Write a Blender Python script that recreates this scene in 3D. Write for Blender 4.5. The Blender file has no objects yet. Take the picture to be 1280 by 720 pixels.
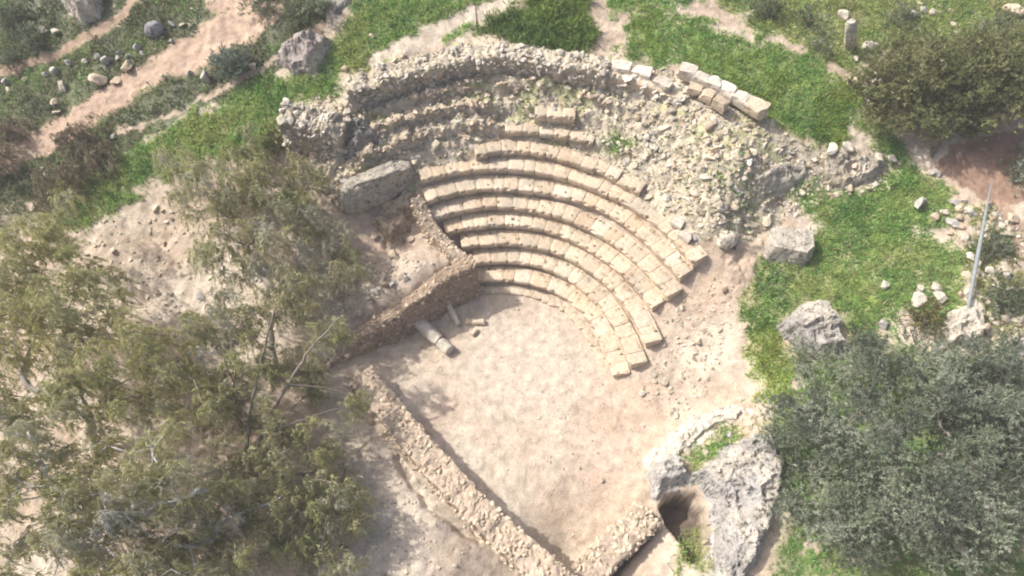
import bpy, math, random
import numpy as np

rng = np.random.default_rng(7)
random.seed(7)
SC = bpy.context.scene
COL = SC.collection

# ------------------------------------------------------------------ camera model (photo pixels are 1280 x 720)
F, PITCH, CAMH = 853.0, math.radians(59.3), 28.46
ZS = 1.18                                                # one unit of the height notes below, in metres
CX, CY, R0, DR, DH = -0.57, 12.06, 4.334, 0.70, 0.52      # centre of the seating, radius and rise of one row
CP, SP = math.cos(PITCH), math.sin(PITCH)


def ray(u, v):
    a = (np.asarray(u, float) - 640) / F
    b = (360 - np.asarray(v, float)) / F
    return a, CP + b * SP, -SP + b * CP


def U(u, v, z):
    """point of height z seen at photo pixel u, v"""
    dx, dy, dz = ray(u, v)
    t = (np.asarray(z, float) - CAMH) / dz
    return np.stack(np.broadcast_arrays(dx * t, dy * t, z), -1).astype(float)


# ------------------------------------------------------------------ noise
def _h(ix, iy, iz, s):
    n = (ix.astype(np.int64) * 374761393 + iy.astype(np.int64) * 668265263 + iz.astype(np.int64) * 2147483647 + s * 974711) & 0xFFFFFFFF
    n = ((n ^ (n >> 13)) * 1274126177) & 0xFFFFFFFF
    n = ((n ^ (n >> 16)) * 2246822519) & 0xFFFFFFFF
    return ((n ^ (n >> 15)) & 0xFFFF) / 32767.5 - 1.0


def vnoise(p, s=0):
    p = np.asarray(p, float)
    i = np.floor(p).astype(np.int64)
    f = p - i
    f = f * f * f * (f * (f * 6 - 15) + 10)
    if p.shape[-1] == 2:
        x, y = i[..., 0], i[..., 1]
        z = np.zeros_like(x)
        a = _h(x, y, z, s) * (1 - f[..., 0]) + _h(x + 1, y, z, s) * f[..., 0]
        b = _h(x, y + 1, z, s) * (1 - f[..., 0]) + _h(x + 1, y + 1, z, s) * f[..., 0]
        return a * (1 - f[..., 1]) + b * f[..., 1]
    x, y, z = i[..., 0], i[..., 1], i[..., 2]
    o = 0
    for dz in (0, 1):
        a = _h(x, y, z + dz, s) * (1 - f[..., 0]) + _h(x + 1, y, z + dz, s) * f[..., 0]
        b = _h(x, y + 1, z + dz, s) * (1 - f[..., 0]) + _h(x + 1, y + 1, z + dz, s) * f[..., 0]
        c = a * (1 - f[..., 1]) + b * f[..., 1]
        o = o + c * (f[..., 2] if dz else 1 - f[..., 2])
    return o


def fbm(p, scale=1.0, octs=4, s=0, gain=0.5, ridge=False):
    p = np.asarray(p, float) * scale
    o, a, t = 0, 1.0, 0
    for k in range(octs):
        n = vnoise(p + 17.3 * k, s + k)
        if ridge:
            n = 1 - 2 * np.abs(n)
        o = o + a * n
        t += a
        a *= gain
        p = p * 2.03
    return o / t


# ------------------------------------------------------------------ mesh helpers
def unit(a): return a / (np.linalg.norm(a, axis=-1, keepdims=True) + 1e-9)


def tag(o, label=None, cat=None, group=None, kind=None):
    if label: o['label'] = label
    if cat: o['category'] = cat
    if group: o['group'] = group
    if kind: o['kind'] = kind
    return o


def mesh(name, V, Fc, col=None, smooth=False):
    """V n x 3, Fc a list of integer arrays (m x k), col n x 3 linear colours"""
    me = bpy.data.meshes.new(name)
    V = np.asarray(V, np.float32)
    Fc = [np.asarray(f, np.int32) for f in (Fc if isinstance(Fc, list) else [Fc]) if len(f)]
    me.vertices.add(len(V))
    me.vertices.foreach_set('co', V.ravel())
    tot = np.concatenate([np.full(len(f), f.shape[1], np.int32) for f in Fc])
    lv = np.concatenate([f.ravel() for f in Fc])
    me.loops.add(len(lv))
    me.loops.foreach_set('vertex_index', lv)
    me.polygons.add(len(tot))
    me.polygons.foreach_set('loop_start', np.concatenate([[0], np.cumsum(tot)[:-1]]).astype(np.int32))
    me.polygons.foreach_set('loop_total', tot)
    me.polygons.foreach_set('use_smooth', np.full(len(tot), bool(smooth)))
    if col is not None:
        a = me.color_attributes.new('Col', 'FLOAT_COLOR', 'POINT')
        c = np.ones((len(V), 4), np.float32)
        c[:, :3] = col
        a.data.foreach_set('color', c.ravel())
    me.update(calc_edges=True)
    return me


def obj(name, me, mat, parent=None, loc=None, rot=None, scale=None):
    o = bpy.data.objects.new(name, me)
    if mat and not me.materials: me.materials.append(mat)
    COL.objects.link(o)
    if loc is not None: o.location = tuple(float(c) for c in loc)
    if rot is not None: o.rotation_euler = tuple(float(c) for c in rot)
    if scale is not None: o.scale = tuple(float(c) for c in scale)
    if parent: o.parent = parent
    return o


def empty(name, loc):
    o = bpy.data.objects.new(name, None)
    o.empty_display_size = 0.3
    COL.objects.link(o)
    o.location = tuple(float(c) for c in loc)
    return o


class Bag:
    """collects pieces into one mesh"""
    def __init__(s): s.V, s.F, s.C, s.n = [], [], [], 0

    def add(s, V, Fc, col):
        V = np.asarray(V, float)
        s.V.append(V)
        for f in (Fc if isinstance(Fc, list) else [Fc]):
            s.F.append(np.asarray(f, np.int32) + s.n)
        c = np.empty((len(V), 3)); c[:] = col
        s.C.append(c)
        s.n += len(V)

    def mesh(s, name, smooth=False, origin=(0, 0, 0)):
        by = {}
        for f in s.F: by.setdefault(f.shape[1], []).append(f)
        return mesh(name, np.concatenate(s.V) - np.asarray(origin, float), [np.concatenate(v) for v in by.values()], np.concatenate(s.C), smooth)


# ------------------------------------------------------------------ materials
def material(name, var=0.25, scale=6.0, fine=40.0, bump=0.35, rough=0.95, pits=0.0, translucent=0.0, objrand=0.0, bump_dist=0.03):
    m = bpy.data.materials.new(name)
    m.use_nodes = True
    nt = m.node_tree
    N, L = nt.nodes, nt.links
    bs = N['Principled BSDF']
    bs.inputs['Roughness'].default_value = rough
    bs.inputs['Specular IOR Level'].default_value = 0.15
    at = N.new('ShaderNodeAttribute'); at.attribute_name = 'Col'
    tc = N.new('ShaderNodeTexCoord')
    c = at.outputs['Color']

    def mul(colsock, valsock):
        x = N.new('ShaderNodeMix'); x.data_type = 'RGBA'; x.blend_type = 'MULTIPLY'
        x.inputs['Factor'].default_value = 1
        L.new(colsock, x.inputs[6]); L.new(valsock, x.inputs[7])
        return x.outputs[2]

    def ranged(sock, lo, hi, a=0.3, b=0.7):
        r = N.new('ShaderNodeMapRange')
        r.inputs['From Min'].default_value = a; r.inputs['From Max'].default_value = b
        r.inputs['To Min'].default_value = lo; r.inputs['To Max'].default_value = hi
        L.new(sock, r.inputs['Value'])
        return r.outputs['Result']
    if var > 0:
        n1 = N.new('ShaderNodeTexNoise'); n1.inputs['Scale'].default_value = scale
        n1.inputs['Detail'].default_value = 6; n1.inputs['Roughness'].default_value = 0.65
        L.new(tc.outputs['Object'], n1.inputs['Vector'])
        c = mul(c, ranged(n1.outputs['Fac'], 1 - var, 1 + var * 0.7))
        n2 = N.new('ShaderNodeTexNoise'); n2.inputs['Scale'].default_value = fine
        n2.inputs['Detail'].default_value = 3
        L.new(tc.outputs['Object'], n2.inputs['Vector'])
        c = mul(c, ranged(n2.outputs['Fac'], 1 - var * 0.7, 1 + var * 0.5))
        if pits > 0:
            v = N.new('ShaderNodeTexNoise'); v.inputs['Scale'].default_value = scale * 2.3
            v.inputs['Detail'].default_value = 5; v.inputs['Roughness'].default_value = 0.7
            L.new(tc.outputs['Object'], v.inputs['Vector'])
            c = mul(c, ranged(v.outputs['Fac'], 1 - pits, 1.0, 0.38, 0.47))
        if bump > 0:
            ad = N.new('ShaderNodeMath'); ad.operation = 'MULTIPLY_ADD'
            L.new(n2.outputs['Fac'], ad.inputs[0]); ad.inputs[1].default_value = 0.35
            L.new(n1.outputs['Fac'], ad.inputs[2])
            b = N.new('ShaderNodeBump'); b.inputs['Strength'].default_value = bump; b.inputs['Distance'].default_value = bump_dist * 4
            L.new(ad.outputs[0], b.inputs['Height']); L.new(b.outputs['Normal'], bs.inputs['Normal'])
    if objrand > 0:
        oi = N.new('ShaderNodeObjectInfo')
        c = mul(c, ranged(oi.outputs['Random'], 1 - objrand, 1 + objrand, 0, 1))
    L.new(c, bs.inputs['Base Color'])
    if translucent > 0:
        tr = N.new('ShaderNodeBsdfTranslucent'); L.new(c, tr.inputs['Color'])
        mx = N.new('ShaderNodeMixShader'); mx.inputs[0].default_value = translucent
        L.new(bs.outputs[0], mx.inputs[1]); L.new(tr.outputs[0], mx.inputs[2])
        L.new(mx.outputs[0], N['Material Output'].inputs['Surface'])
    return m


M_GROUND = material('earth', 0.32, 2.3, 24, 0.6, 0.97, bump_dist=0.04)
M_SEAT = material('seat_limestone', 0.2, 3.0, 30, 0.4, 0.9, pits=0.3, objrand=0.06, bump_dist=0.015)
M_RUBBLE = material('rubble_limestone', 0.22, 4.0, 30, 0.5, 0.95, pits=0.25, bump_dist=0.02)
M_STONE = material('loose_limestone', 0.2, 2.5, 18, 0.5, 0.95, pits=0.25, objrand=0.12, bump_dist=0.03)
M_ROCK = material('weathered_rock', 0.3, 2.2, 16, 0.8, 0.97, pits=0.55, bump_dist=0.06)
M_LEAF = material('foliage', 0.0, translucent=0.4, rough=0.6)
M_GRASS = material('grass_blade', 0.0, translucent=0.45, rough=0.7)
M_BARK = material('bark', 0.3, 5, 40, 0.5, 0.9, bump_dist=0.01)
M_METAL = material('galvanised_steel', 0.25, 6, 30, 0.2, 0.8)

# colours (linear)
SOIL = np.array([.50, .405, .315]); PALE = np.array([.62, .54, .445]); PINK = np.array([.50, .375, .285])
BROWN = np.array([.17, .115, .085]); TRACK = np.array([.43, .32, .235]); DGREEN = np.array([.10, .15, .045])
LGREEN = np.array([.20, .28, .07]); SCRUB = np.array([.125, .13, .075]); RUBC = np.array([.55, .49, .385]); MIXG = np.array([.17, .17, .07])
CREAM = np.array([.605, .50, .38]); GREY = np.array([.38, .365, .345]); WHITE = np.array([.61, .56, .48]); SHADEGROUND = np.array([.12, .10, .06])

# ------------------------------------------------------------------ seat rows traced on the photo (front top edges)
ROWS = {
10: [(668, 144), (690, 144), (719, 147)],
9: [(631, 164), (650, 163), (666, 165), (687, 166), (707, 170), (741, 179)],
8: [(595, 194), (614, 186), (649, 186), (670, 190), (689, 196), (711, 200), (747, 212), (777, 224), (800, 239)],
7: [(527, 226), (550, 217), (575, 213), (590, 211), (625, 210), (642, 211), (675, 213), (697, 219), (721, 226), (746, 235), (767, 245), (785, 254), (800, 264), (812, 274), (831, 288), (842, 299), (853, 312), (866, 328)],
6: [(534, 252), (562, 240), (585, 236), (605, 234), (640, 235), (681, 239), (710, 246), (732, 252), (750, 260), (769, 270), (785, 282), (799, 294), (815, 309), (827, 321), (838, 332), (851, 346)],
5: [(541, 274), (560, 265), (587, 259), (610, 257), (640, 258), (662, 261), (684, 265), (720, 276), (740, 286), (757, 297), (777, 311), (795, 326), (809, 339), (822, 354), (834, 371)],
4: [(557, 291), (580, 283), (610, 280), (640, 280), (660, 282), (690, 288), (702, 293), (719, 301), (737, 312), (754, 323), (770, 334), (782, 345), (794, 357), (806, 372), (815, 384)],
3: [(577, 309), (600, 304), (625, 303), (655, 304), (678, 309), (700, 316), (712, 322), (725, 331), (742, 342), (756, 352), (765, 361), (775, 371), (785, 384), (794, 400), (800, 413), (806, 429)],
2: [(592, 329), (615, 326), (640, 325), (668, 329), (690, 336), (705, 344), (720, 354), (732, 365), (746, 378), (757, 391), (767, 406), (775, 421), (781, 437), (787, 456)],
1: [(590, 352), (610, 349), (640, 350), (660, 353), (680, 358), (697, 365), (710, 373), (720, 381), (729, 390), (737, 401), (749, 420), (757, 437), (762, 454), (765, 469)],
0: [(597, 366), (620, 365), (645, 367), (658, 369), (672, 373), (688, 379), (705, 389), (718, 400), (730, 414), (740, 430), (748, 449), (753, 468)],
}
ROWZ = {i: DH * i for i in ROWS}
ROWZ[0] = 0.13
ROWZ[10] += 0.22


def resample(P, step):
    """smooth polyline through P (n x 3) at about the given spacing"""
    P = np.asarray(P, float)
    for _ in range(2):
        Q = P.copy(); Q[1:-1] = 0.25 * P[:-2] + 0.5 * P[1:-1] + 0.25 * P[2:]; P = Q
    s = np.concatenate([[0], np.cumsum(np.linalg.norm(np.diff(P, axis=0), axis=1))])
    n = max(2, int(s[-1] / step) + 1)
    t = np.linspace(0, s[-1], n)
    # cubic (Catmull-Rom) interpolation per coordinate
    out = []
    m = np.gradient(P, s, axis=0)
    k = np.clip(np.searchsorted(s, t) - 1, 0, len(s) - 2)
    h = (s[k + 1] - s[k])[:, None]
    x = ((t - s[k])[:, None]) / h
    out = (2 * x**3 - 3 * x**2 + 1) * P[k] + (x**3 - 2 * x**2 + x) * h * m[k] + (-2 * x**3 + 3 * x**2) * P[k + 1] + (x**3 - x**2) * h * m[k + 1]
    return out


# ------------------------------------------------------------------ terrain
def zc(u, v, off=-0.35):
    z = 4.0
    for _ in range(30):
        p = U(u, v, z)
        z = 0.6 * z + 0.4 * (DH * (math.hypot(p[0] - CX, p[1] - CY) - R0) / DR + off)
    return z


CTRL = [
(600, 400, 0), (650, 430, 0), (700, 460, 0), (735, 480, 0), (560, 450, 0), (520, 480, 0), (600, 520, 0), (680, 520, 0), (760, 520, 0), (640, 600, -.05), (650, 400, 0), (700, 420, 0), (620, 380, 0),
(690, 600, -.05), (760, 590, 0), (690, 655, -.5), (700, 690, -1.0), (712, 720, -1.1), (800, 560, .1), (770, 480, .1), (797, 462, .4), (814, 437, .87), (826, 390, 1.3), (846, 376, 1.72), (863, 351, 2.15), (880, 334, 2.55),
(850, 440, .9), (880, 400, 1.6), (910, 360, 2.4), (920, 320, 2.9), (850, 490, .4), (890, 470, 1.0), (920, 430, 1.6), (900, 510, .8), (940, 500, 1.3), (840, 540, .3),
(960, 360, 2.6), (1000, 330, 2.9), (1060, 280, 3.4), (1100, 330, 3.2), (1160, 300, 3.6), (1200, 360, 3.4), (1020, 430, 2.4), (960, 440, 1.9), (1100, 420, 2.8), (1250, 420, 3.2), (1270, 330, 3.9),
(1230, 250, 4.2), (1150, 200, 4.4), (1100, 220, 4.0), (1040, 240, 3.7), (970, 250, 3.5), (930, 290, 3.1),
(640, 78, 5.6), (690, 91, 5.5), (740, 101, 5.35), (600, 76, 5.55), (560, 88, 5.2), (500, 106, 4.95), (460, 118, 4.8), (790, 114, 5.15), (600, 42, 5.7), (700, 50, 5.8), (500, 70, 5.5), (800, 60, 5.8), (900, 90, 5.7), (980, 130, 5.2), (1040, 170, 4.8), (400, 0, 6.3), (650, 0, 6.4), (900, 0, 6.2), (1100, 0, 6.0), (1280, 0, 6.0), (1280, 100, 5.2), (1050, 80, 5.6),
(420, 80, 5.2), (340, 105, 4.7), (330, 150, 4.3), (250, 170, 3.7), (150, 220, 2.8), (60, 290, 1.8), (200, 60, 4.8), (100, 100, 4.0), (0, 60, 4.2), (0, 180, 2.6), (50, 0, 5.2), (200, 0, 5.6),
(180, 300, 1.6), (280, 260, 2.4), (350, 220, 3.0), (400, 290, 1.9), (450, 330, 1.7), (520, 320, 1.72), (480, 352, 1.55), (430, 392, 1.1), (500, 295, 1.5), (490, 280, 1.5), (525, 300, 1.55),
(562, 323, 1.75), (540, 338, 1.75), (513, 360, 1.55), (476, 384, 1.2), (450, 401, .95), (425, 418, .85), (603, 374, 0), (576, 382, 0), (545, 397, 0), (512, 410, 0), (484, 421, .05), (452, 440, .15), (432, 456, .25),
(380, 440, .8), (400, 520, .75), (300, 560, .6), (200, 450, .8), (100, 450, .8), (0, 400, 1), (0, 700, .5), (200, 700, .5), (400, 650, .6), (470, 560, 1.0), (520, 640, 1.0), (570, 700, .85), (545, 650, 1.0),
(480, 500, .1), (530, 550, 0), (590, 610, -.05), (640, 660, -.2),
(770, 705, -.5), (800, 680, -.4), (810, 710, .0), (845, 710, .2), (900, 560, 1.1), (960, 600, 1.4), (950, 680, 1.0), (1000, 700, 1.0), (1100, 650, 1.6), (1250, 650, 1.8), (1250, 520, 2.4), (1130, 540, 2.2), (1050, 500, 2.0), (820, 600, .45), (850, 575, .7),
(-200, 300, 1.2), (-200, 700, .4), (1480, 100, 5.4), (1480, 500, 3.2), (1400, 700, 2.0), (640, 900, 0), (200, 900, .3), (1100, 900, 1.2), (-200, 0, 5), (640, -120, 6.8), (200, -120, 6.4), (1200, -120, 6.2),
]
for u, v in [(560, 130), (480, 150), (650, 120), (750, 130), (820, 160), (880, 180), (930, 200), (850, 230), (900, 260), (800, 200), (560, 175), (450, 190), (620, 100), (520, 110), (700, 100), (780, 110), (600, 150), (860, 290), (830, 265)]:
    CTRL.append((u, v, zc(u, v) / ZS))
CP3 = [U(u, v, z * ZS) for u, v, z in CTRL]
for i, P in ROWS.items():
    if 1 <= i <= 9:
        for p in resample(U(*np.array(P, float).T, ROWZ[i]), 1.6):
            CP3.append(p + np.array([0, 0, -0.72]) if i > 1 else p + np.array([0, 0, -.46]))
CP3 = np.array(CP3)


def _tps(P):
    d = np.linalg.norm(P[:, None, :2] - P[None, :, :2], axis=2)
    n = len(P)
    A = np.zeros((n + 3, n + 3))
    A[:n, :n] = d - np.eye(n) * 0.12
    A[:n, n] = 1; A[n, :n] = 1
    A[:n, n + 1:] = P[:, :2]; A[n + 1:, :n] = P[:, :2].T
    return np.linalg.solve(A, np.concatenate([P[:, 2], np.zeros(3)]))


TW = _tps(CP3)


def Zs(xy):
    """smooth ground height"""
    xy = np.asarray(xy, float)
    sh = xy.shape[:-1]
    q = xy.reshape(-1, 2)
    out = np.empty(len(q))
    for a in range(0, len(q), 20000):
        b = q[a:a + 20000]
        d = np.linalg.norm(b[:, None] - CP3[None, :, :2], axis=2)
        out[a:a + 20000] = d @ TW[:-3] + TW[-3] + b @ TW[-2:]
    return out.reshape(sh)


def UT(u, v, lift=0.0):
    """ground point seen at photo pixel u, v"""
    z = np.full(np.shape(u), 2.4)
    for _ in range(40):
        p = U(u, v, z)
        z = 0.5 * z + 0.5 * Zs(p[..., :2])
    p = U(u, v, z)
    p[..., 2] += lift
    return p


def poly(pts):
    a = np.array(pts, float)
    return UT(a[:, 0], a[:, 1])[:, :2]


def inside(q, pg):
    x, y = q[..., 0], q[..., 1]
    r = np.zeros(x.shape, bool)
    n = len(pg)
    for i in range(n):
        x1, y1 = pg[i]; x2, y2 = pg[(i + 1) % n]
        c = ((y1 > y) != (y2 > y)) & (x < (x2 - x1) * (y - y1) / (y2 - y1 + 1e-12) + x1)
        r ^= c
    return r


def linedist(q, pl):
    d = np.full(q.shape[:-1], 1e9); k = np.zeros(q.shape[:-1])
    for i in range(len(pl) - 1):
        a, b = pl[i], pl[i + 1]
        ab = b - a
        t = np.clip(((q - a) @ ab) / (ab @ ab), 0, 1)
        e = np.linalg.norm(q - (a + t[..., None] * ab), axis=-1)
        k = np.where(e < d, i + t, k); d = np.minimum(d, e)
    return d, k


def warp(q, a, sc, s=0):
    return q + a * np.stack([fbm(q, sc, 4, 50 + s), fbm(q, sc, 4, 70 + s)], -1)


def sstep(a, b, x):
    t = np.clip((x - a) / (b - a), 0, 1)
    return t * t * (3 - 2 * t)


PIT = UT(np.array([858., 868]), np.array([640., 655]))
PITC = poly([(822, 632), (835, 617), (852, 611), (870, 616), (884, 632), (889, 655), (889, 686), (878, 704), (858, 704), (847, 678), (832, 655)])
TRENCH = poly([(818, 648), (826, 656), (806, 684), (780, 712), (760, 735), (735, 735), (770, 700)])
GROOVE = poly([(498, 570), (516, 608), (540, 635), (570, 656), (598, 676)])
POCKET = poly([(505, 262), (522, 262), (552, 308), (500, 318), (478, 312), (480, 290)])
FLOORP = poly([(600, 368), (640, 368), (672, 374), (706, 390), (730, 414), (748, 449), (756, 470), (790, 470), (850, 500), (830, 545), (790, 590), (740, 650), (705, 710), (640, 650), (560, 570), (480, 480), (430, 450), (470, 445), (560, 396)])


def pdist(q, pg):
    d, _ = linedist(q, np.vstack([pg, pg[:1]]))
    return np.where(inside(q, pg), d, -d)


def Zg(xy, detail=True):
    """ground with its pits, steps and roughness"""
    xy = np.asarray(xy, float)
    z = Zs(xy)
    w = warp(xy, 0.18, 1.6, 3)
    py = PITC[:, 1]
    z = z - (.6 + 1.7 * np.clip((w[..., 1] - py.min()) / (py.max() - py.min()), 0, 1)) * sstep(-0.05, 0.2, pdist(w, PITC))
    z = z - 0.75 * sstep(-0.02, 0.2, pdist(w, TRENCH))
    d, _ = linedist(w, GROOVE)
    z = z - 0.28 * (1 - sstep(0.05, 0.2, d))
    z = z - 0.25 * sstep(-0.02, 0.15, pdist(w, POCKET))
    if detail:
        # remains of the upper rows: uneven steps in the bank
        r = np.hypot(w[..., 0] - CX, w[..., 1] - CY); th = np.degrees(np.arctan2(w[..., 1] - CY, w[..., 0] - CX))
        ii = (r - R0) / DR
        st = (sstep(0.3, 0.5, ii % 1) - (ii % 1)) * DH
        m = sstep(8.6, 9.2, ii) * (1 - sstep(12.2, 12.8, ii)) * sstep(48, 70, th) * (1 - sstep(128, 136, th))
        z = z + st * m * 0.9
        fl = inside(xy, FLOORP)
        rough = np.where(fl, 0.35, 1.0)
        z = z + rough * (0.10 * fbm(xy, 0.9, 5, 5) + 0.045 * fbm(xy, 4.5, 3, 9))
        z = z + sstep(8.2, 9.5, ii) * (1 - sstep(13, 13.5, ii)) * (th > 15) * (th < 145) * (.20 * fbm(xy, 2.4, 5, 21, .6, ridge=True) + .10 * fbm(xy, 7.0, 3, 27))
    return z


# zones of the ground
GR = {
 'field': poly([(922, 398), (928, 368), (940, 330), (1000, 322), (1032, 282), (1012, 258), (1060, 238), (1108, 236), (1120, 195), (1150, 212), (1190, 240), (1215, 262), (1150, 288), (1208, 310), (1205, 360), (1185, 400), (1120, 392), (1100, 430), (1065, 445), (1062, 400), (1012, 372), (972, 398), (985, 440), (960, 480), (946, 480), (940, 425)]),
 'meadow': poly([(772, 62), (792, 22), (815, 12), (850, 14), (945, 52), (1010, 62), (1066, 100), (1075, 140), (1042, 192), (990, 165), (958, 142), (905, 110), (850, 84), (800, 78)]),
 'topright': poly([(880, -90), (1420, -90), (1420, 130), (1290, 120), (1180, 60), (1090, 70), (1060, 96), (1010, 66), (950, 44), (900, 8)]),
 'topmass': poly([(600, 46), (622, 22), (660, 6), (690, -50), (742, -50), (742, 58), (706, 72), (672, 58), (640, 48)]),
 'topmass2': poly([(760, -60), (870, -60), (880, 8), (800, 16), (775, 22), (758, 10)]),
 'upperleft': poly([(402, 62), (440, 24), (470, -60), (610, -60), (622, 4), (566, 28), (524, 36), (500, 62), (478, 80), (440, 88), (412, 92)]),
 'smallpatch': poly([(545, 50), (570, 32), (590, 28), (586, 40), (560, 52)]),
 'band': poly([(50, 298), (86, 242), (150, 198), (215, 150), (330, 98), (402, 84), (442, 96), (432, 118), (372, 130), (342, 162), (352, 184), (292, 196), (186, 226), (140, 266), (88, 290)]),
 'patch': poly([(748, 180), (765, 174), (790, 182), (795, 192), (770, 194), (750, 190)]),
 'pitgreen': poly([(848, 690), (862, 668), (890, 672), (896, 700), (880, 722), (852, 716)]),
 'ledge': poly([(852, 570), (880, 545), (912, 528), (932, 530), (915, 552), (885, 580), (862, 586)]),
 'underolive': poly([(965, 470), (1050, 440), (1290, 430), (1290, 740), (960, 740), (985, 640), (955, 560)]),
 'rightmix': poly([(1210, 262), (1240, 250), (1290, 300), (1290, 430), (1190, 420), (1205, 360)]),
 'lime': poly([(940, 405), (962, 400), (985, 425), (1000, 470), (990, 505), (955, 505), (943, 450)]), 'lime2': poly([(1025, 115), (1060, 100), (1072, 145), (1048, 190), (1022, 172)]),
 'slopeweeds': poly([(820, 160), (880, 175), (960, 215), (940, 270), (890, 300), (850, 250)]),
 'shoulder': poly([(985, 250), (1012, 226), (1035, 240), (1090, 240), (1120, 215), (1100, 190), (1085, 165), (1060, 140), (1080, 130), (1140, 190), (1160, 220), (1130, 250), (1050, 275), (1010, 268)]),
 'leftscrub': poly([(-60, 300), (60, 285), (90, 238), (0, 215), (-60, 230)]),
}
SCRUBP = poly([(-120, -90), (330, -90), (420, -60), (405, 60), (330, 96), (215, 148), (150, 196), (90, 240), (-80, 260)])
RUBP = poly([(360, 140), (440, 92), (500, 70), (560, 60), (640, 52), (760, 72), (850, 90), (960, 150), (1020, 190), (1115, 190), (1112, 236), (1030, 250), (985, 275), (930, 300), (890, 300), (850, 320), (800, 250), (745, 195), (640, 160), (590, 190), (520, 235), (440, 270), (380, 240)])
SHRUBSOIL = poly([(1175, 212), (1190, 175), (1290, 160), (1290, 250), (1250, 262), (1215, 240)])
PATHS = [([(-40, 96), (0, 88), (60, 72), (110, 48), (150, 20), (175, -10)], .30, TRACK * .95), ([(315, -20), (295, 20), (240, 60), (175, 100), (110, 142), (50, 180), (-40, 214)], .72, PINK * 1.02), ([(275, 0), (335, 18), (275, 55), (230, 80)], .75, PINK * 1.05),
         ([(150, 165), (215, 146), (270, 115), (330, 84), (385, 48)], .16, SOIL), ([(470, 74), (520, 52), (550, 38), (585, 18), (635, 6)], .42, PALE * .95), ([(752, -10), (742, 20), (758, 42), (750, 62)], .42, SOIL), ([(868, 8), (900, 20), (935, 38)], .28, SOIL), ([(985, 58), (1005, 66)], .28, SOIL), ([(1040, 84), (1068, 106)], .3, SOIL),
         ([(1258, 265), (1290, 320)], .4, PINK * .8),  ([(360, 60), (400, 38)], .25, PINK)]
GREEN_COL = {'lime': LGREEN * 1.15, 'lime2': LGREEN * 1.15, 'field': LGREEN, 'meadow': LGREEN * 1.1, 'topright': LGREEN * .9, 'topmass': DGREEN, 'topmass2': DGREEN * 1.3, 'upperleft': LGREEN * .8, 'smallpatch': LGREEN, 'band': LGREEN * .85, 'patch': LGREEN, 'pitgreen': LGREEN * .8,
             'ledge': LGREEN * .9, 'underolive': DGREEN * 1.4, 'slopeweeds': RUBC * .9, 'shoulder': LGREEN * .9, 'rightmix': MIXG, 'leftscrub': SCRUB}


def ground_colour(xy):
    n = fbm(xy, 0.45, 5, 30); n2 = fbm(xy, 1.7, 4, 33)
    c = SOIL + (PALE - SOIL) * np.clip(.5 + 1.1 * n, 0, 1)[..., None]
    pk = np.clip(1.6 * fbm(xy, .32, 3, 37), 0, 1)[..., None]
    c = c * (1 - .6 * pk) + PINK * .6 * pk
    w = warp(xy, 0.55, 0.8, 1)
    wf = warp(xy, 0.25, 2.2, 2)
    c = np.where(inside(w, SCRUBP)[..., None], SCRUB * (1 + .5 * n2[..., None]) + np.clip(n, 0, 1)[..., None] * .12, c)
    rm = inside(w, RUBP)
    rub = RUBC * (1 + .25 * n2[..., None]) * np.where((n > .22)[..., None], np.array([.85, .95, .7]), 1)
    c = np.where(rm[..., None], rub, c)
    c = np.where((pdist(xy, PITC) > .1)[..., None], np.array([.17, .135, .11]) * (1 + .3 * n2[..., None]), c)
    c = np.where(inside(w, SHRUBSOIL)[..., None], BROWN * (2.0 + .6 * n2[..., None]), c)
    for k, pg in GR.items():
        bare = 0.42 if k in ('rightmix', 'underolive', 'leftscrub') else 0.8
        m = (gmask(xy, k, bare) * np.clip(.85 + .6 * n2, .3, 1))[..., None]
        c = c * (1 - m) + GREEN_COL[k] * (1 + .25 * n[..., None]) * m
    for pl, wd, cc in PATHS:
        d, _ = linedist(wf, poly(pl))
        f = (1 - sstep(wd * .75, wd * 1.2, d + .26 * n2))[..., None]
        c = c * (1 - f) + cc * (1 + .15 * n2[..., None]) * f
    # bleached trampled middle of the orchestra
    mid = UT(np.array([650.]), np.array([455.]))[0, :2]
    d = np.linalg.norm((wf - mid) * np.array([1, 1.1]), axis=-1)
    f = (1 - sstep(.8, 4.2, d + 1.0 * n))[..., None] * .75
    pm = UT(np.array([775.]), np.array([545.]))[0, :2]
    g = (1 - sstep(.6, 3.4, np.linalg.norm((wf - pm) * np.array([1, .8]), axis=-1) + 1.4 * n2))[..., None] * .6
    fl = inside(xy, FLOORP)[..., None]
    c = np.where(fl, c * (1 - g) + np.array([.53, .40, .31]) * g, c)
    c = np.where(fl, c * (1 - f) + np.array([.61, .525, .445]) * f, c)
    st = np.clip(fbm(xy, .9, 6, 151, .65) * 2.6 - .85, 0, 1)[..., None] * .5
    c = c * (1 - st) + c * np.array([.72, .64, .57]) * st
    return np.clip(c, .01, .8)


def gmask(q, k, bare):
    """how grassy the ground is, 0 to 1, with a ragged edge"""
    pg = GR[k] if isinstance(k, str) else k
    out = np.zeros(q.shape[:-1])
    lo, hi = pg.min(0) - 1.2, pg.max(0) + 1.2
    b = ((q > lo) & (q < hi)).all(-1)
    if not b.any(): return out
    p = q[b]
    w = warp(p, .45, .8, 1)
    d = pdist(w, pg) + .55 * fbm(p, 1.9, 4, 141)
    f = sstep(-.30, .45, d)
    out[b] = f * (1 - sstep(bare - .12, bare + .12, fbm(p, 1.7, 4, 33)))
    return out


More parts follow.
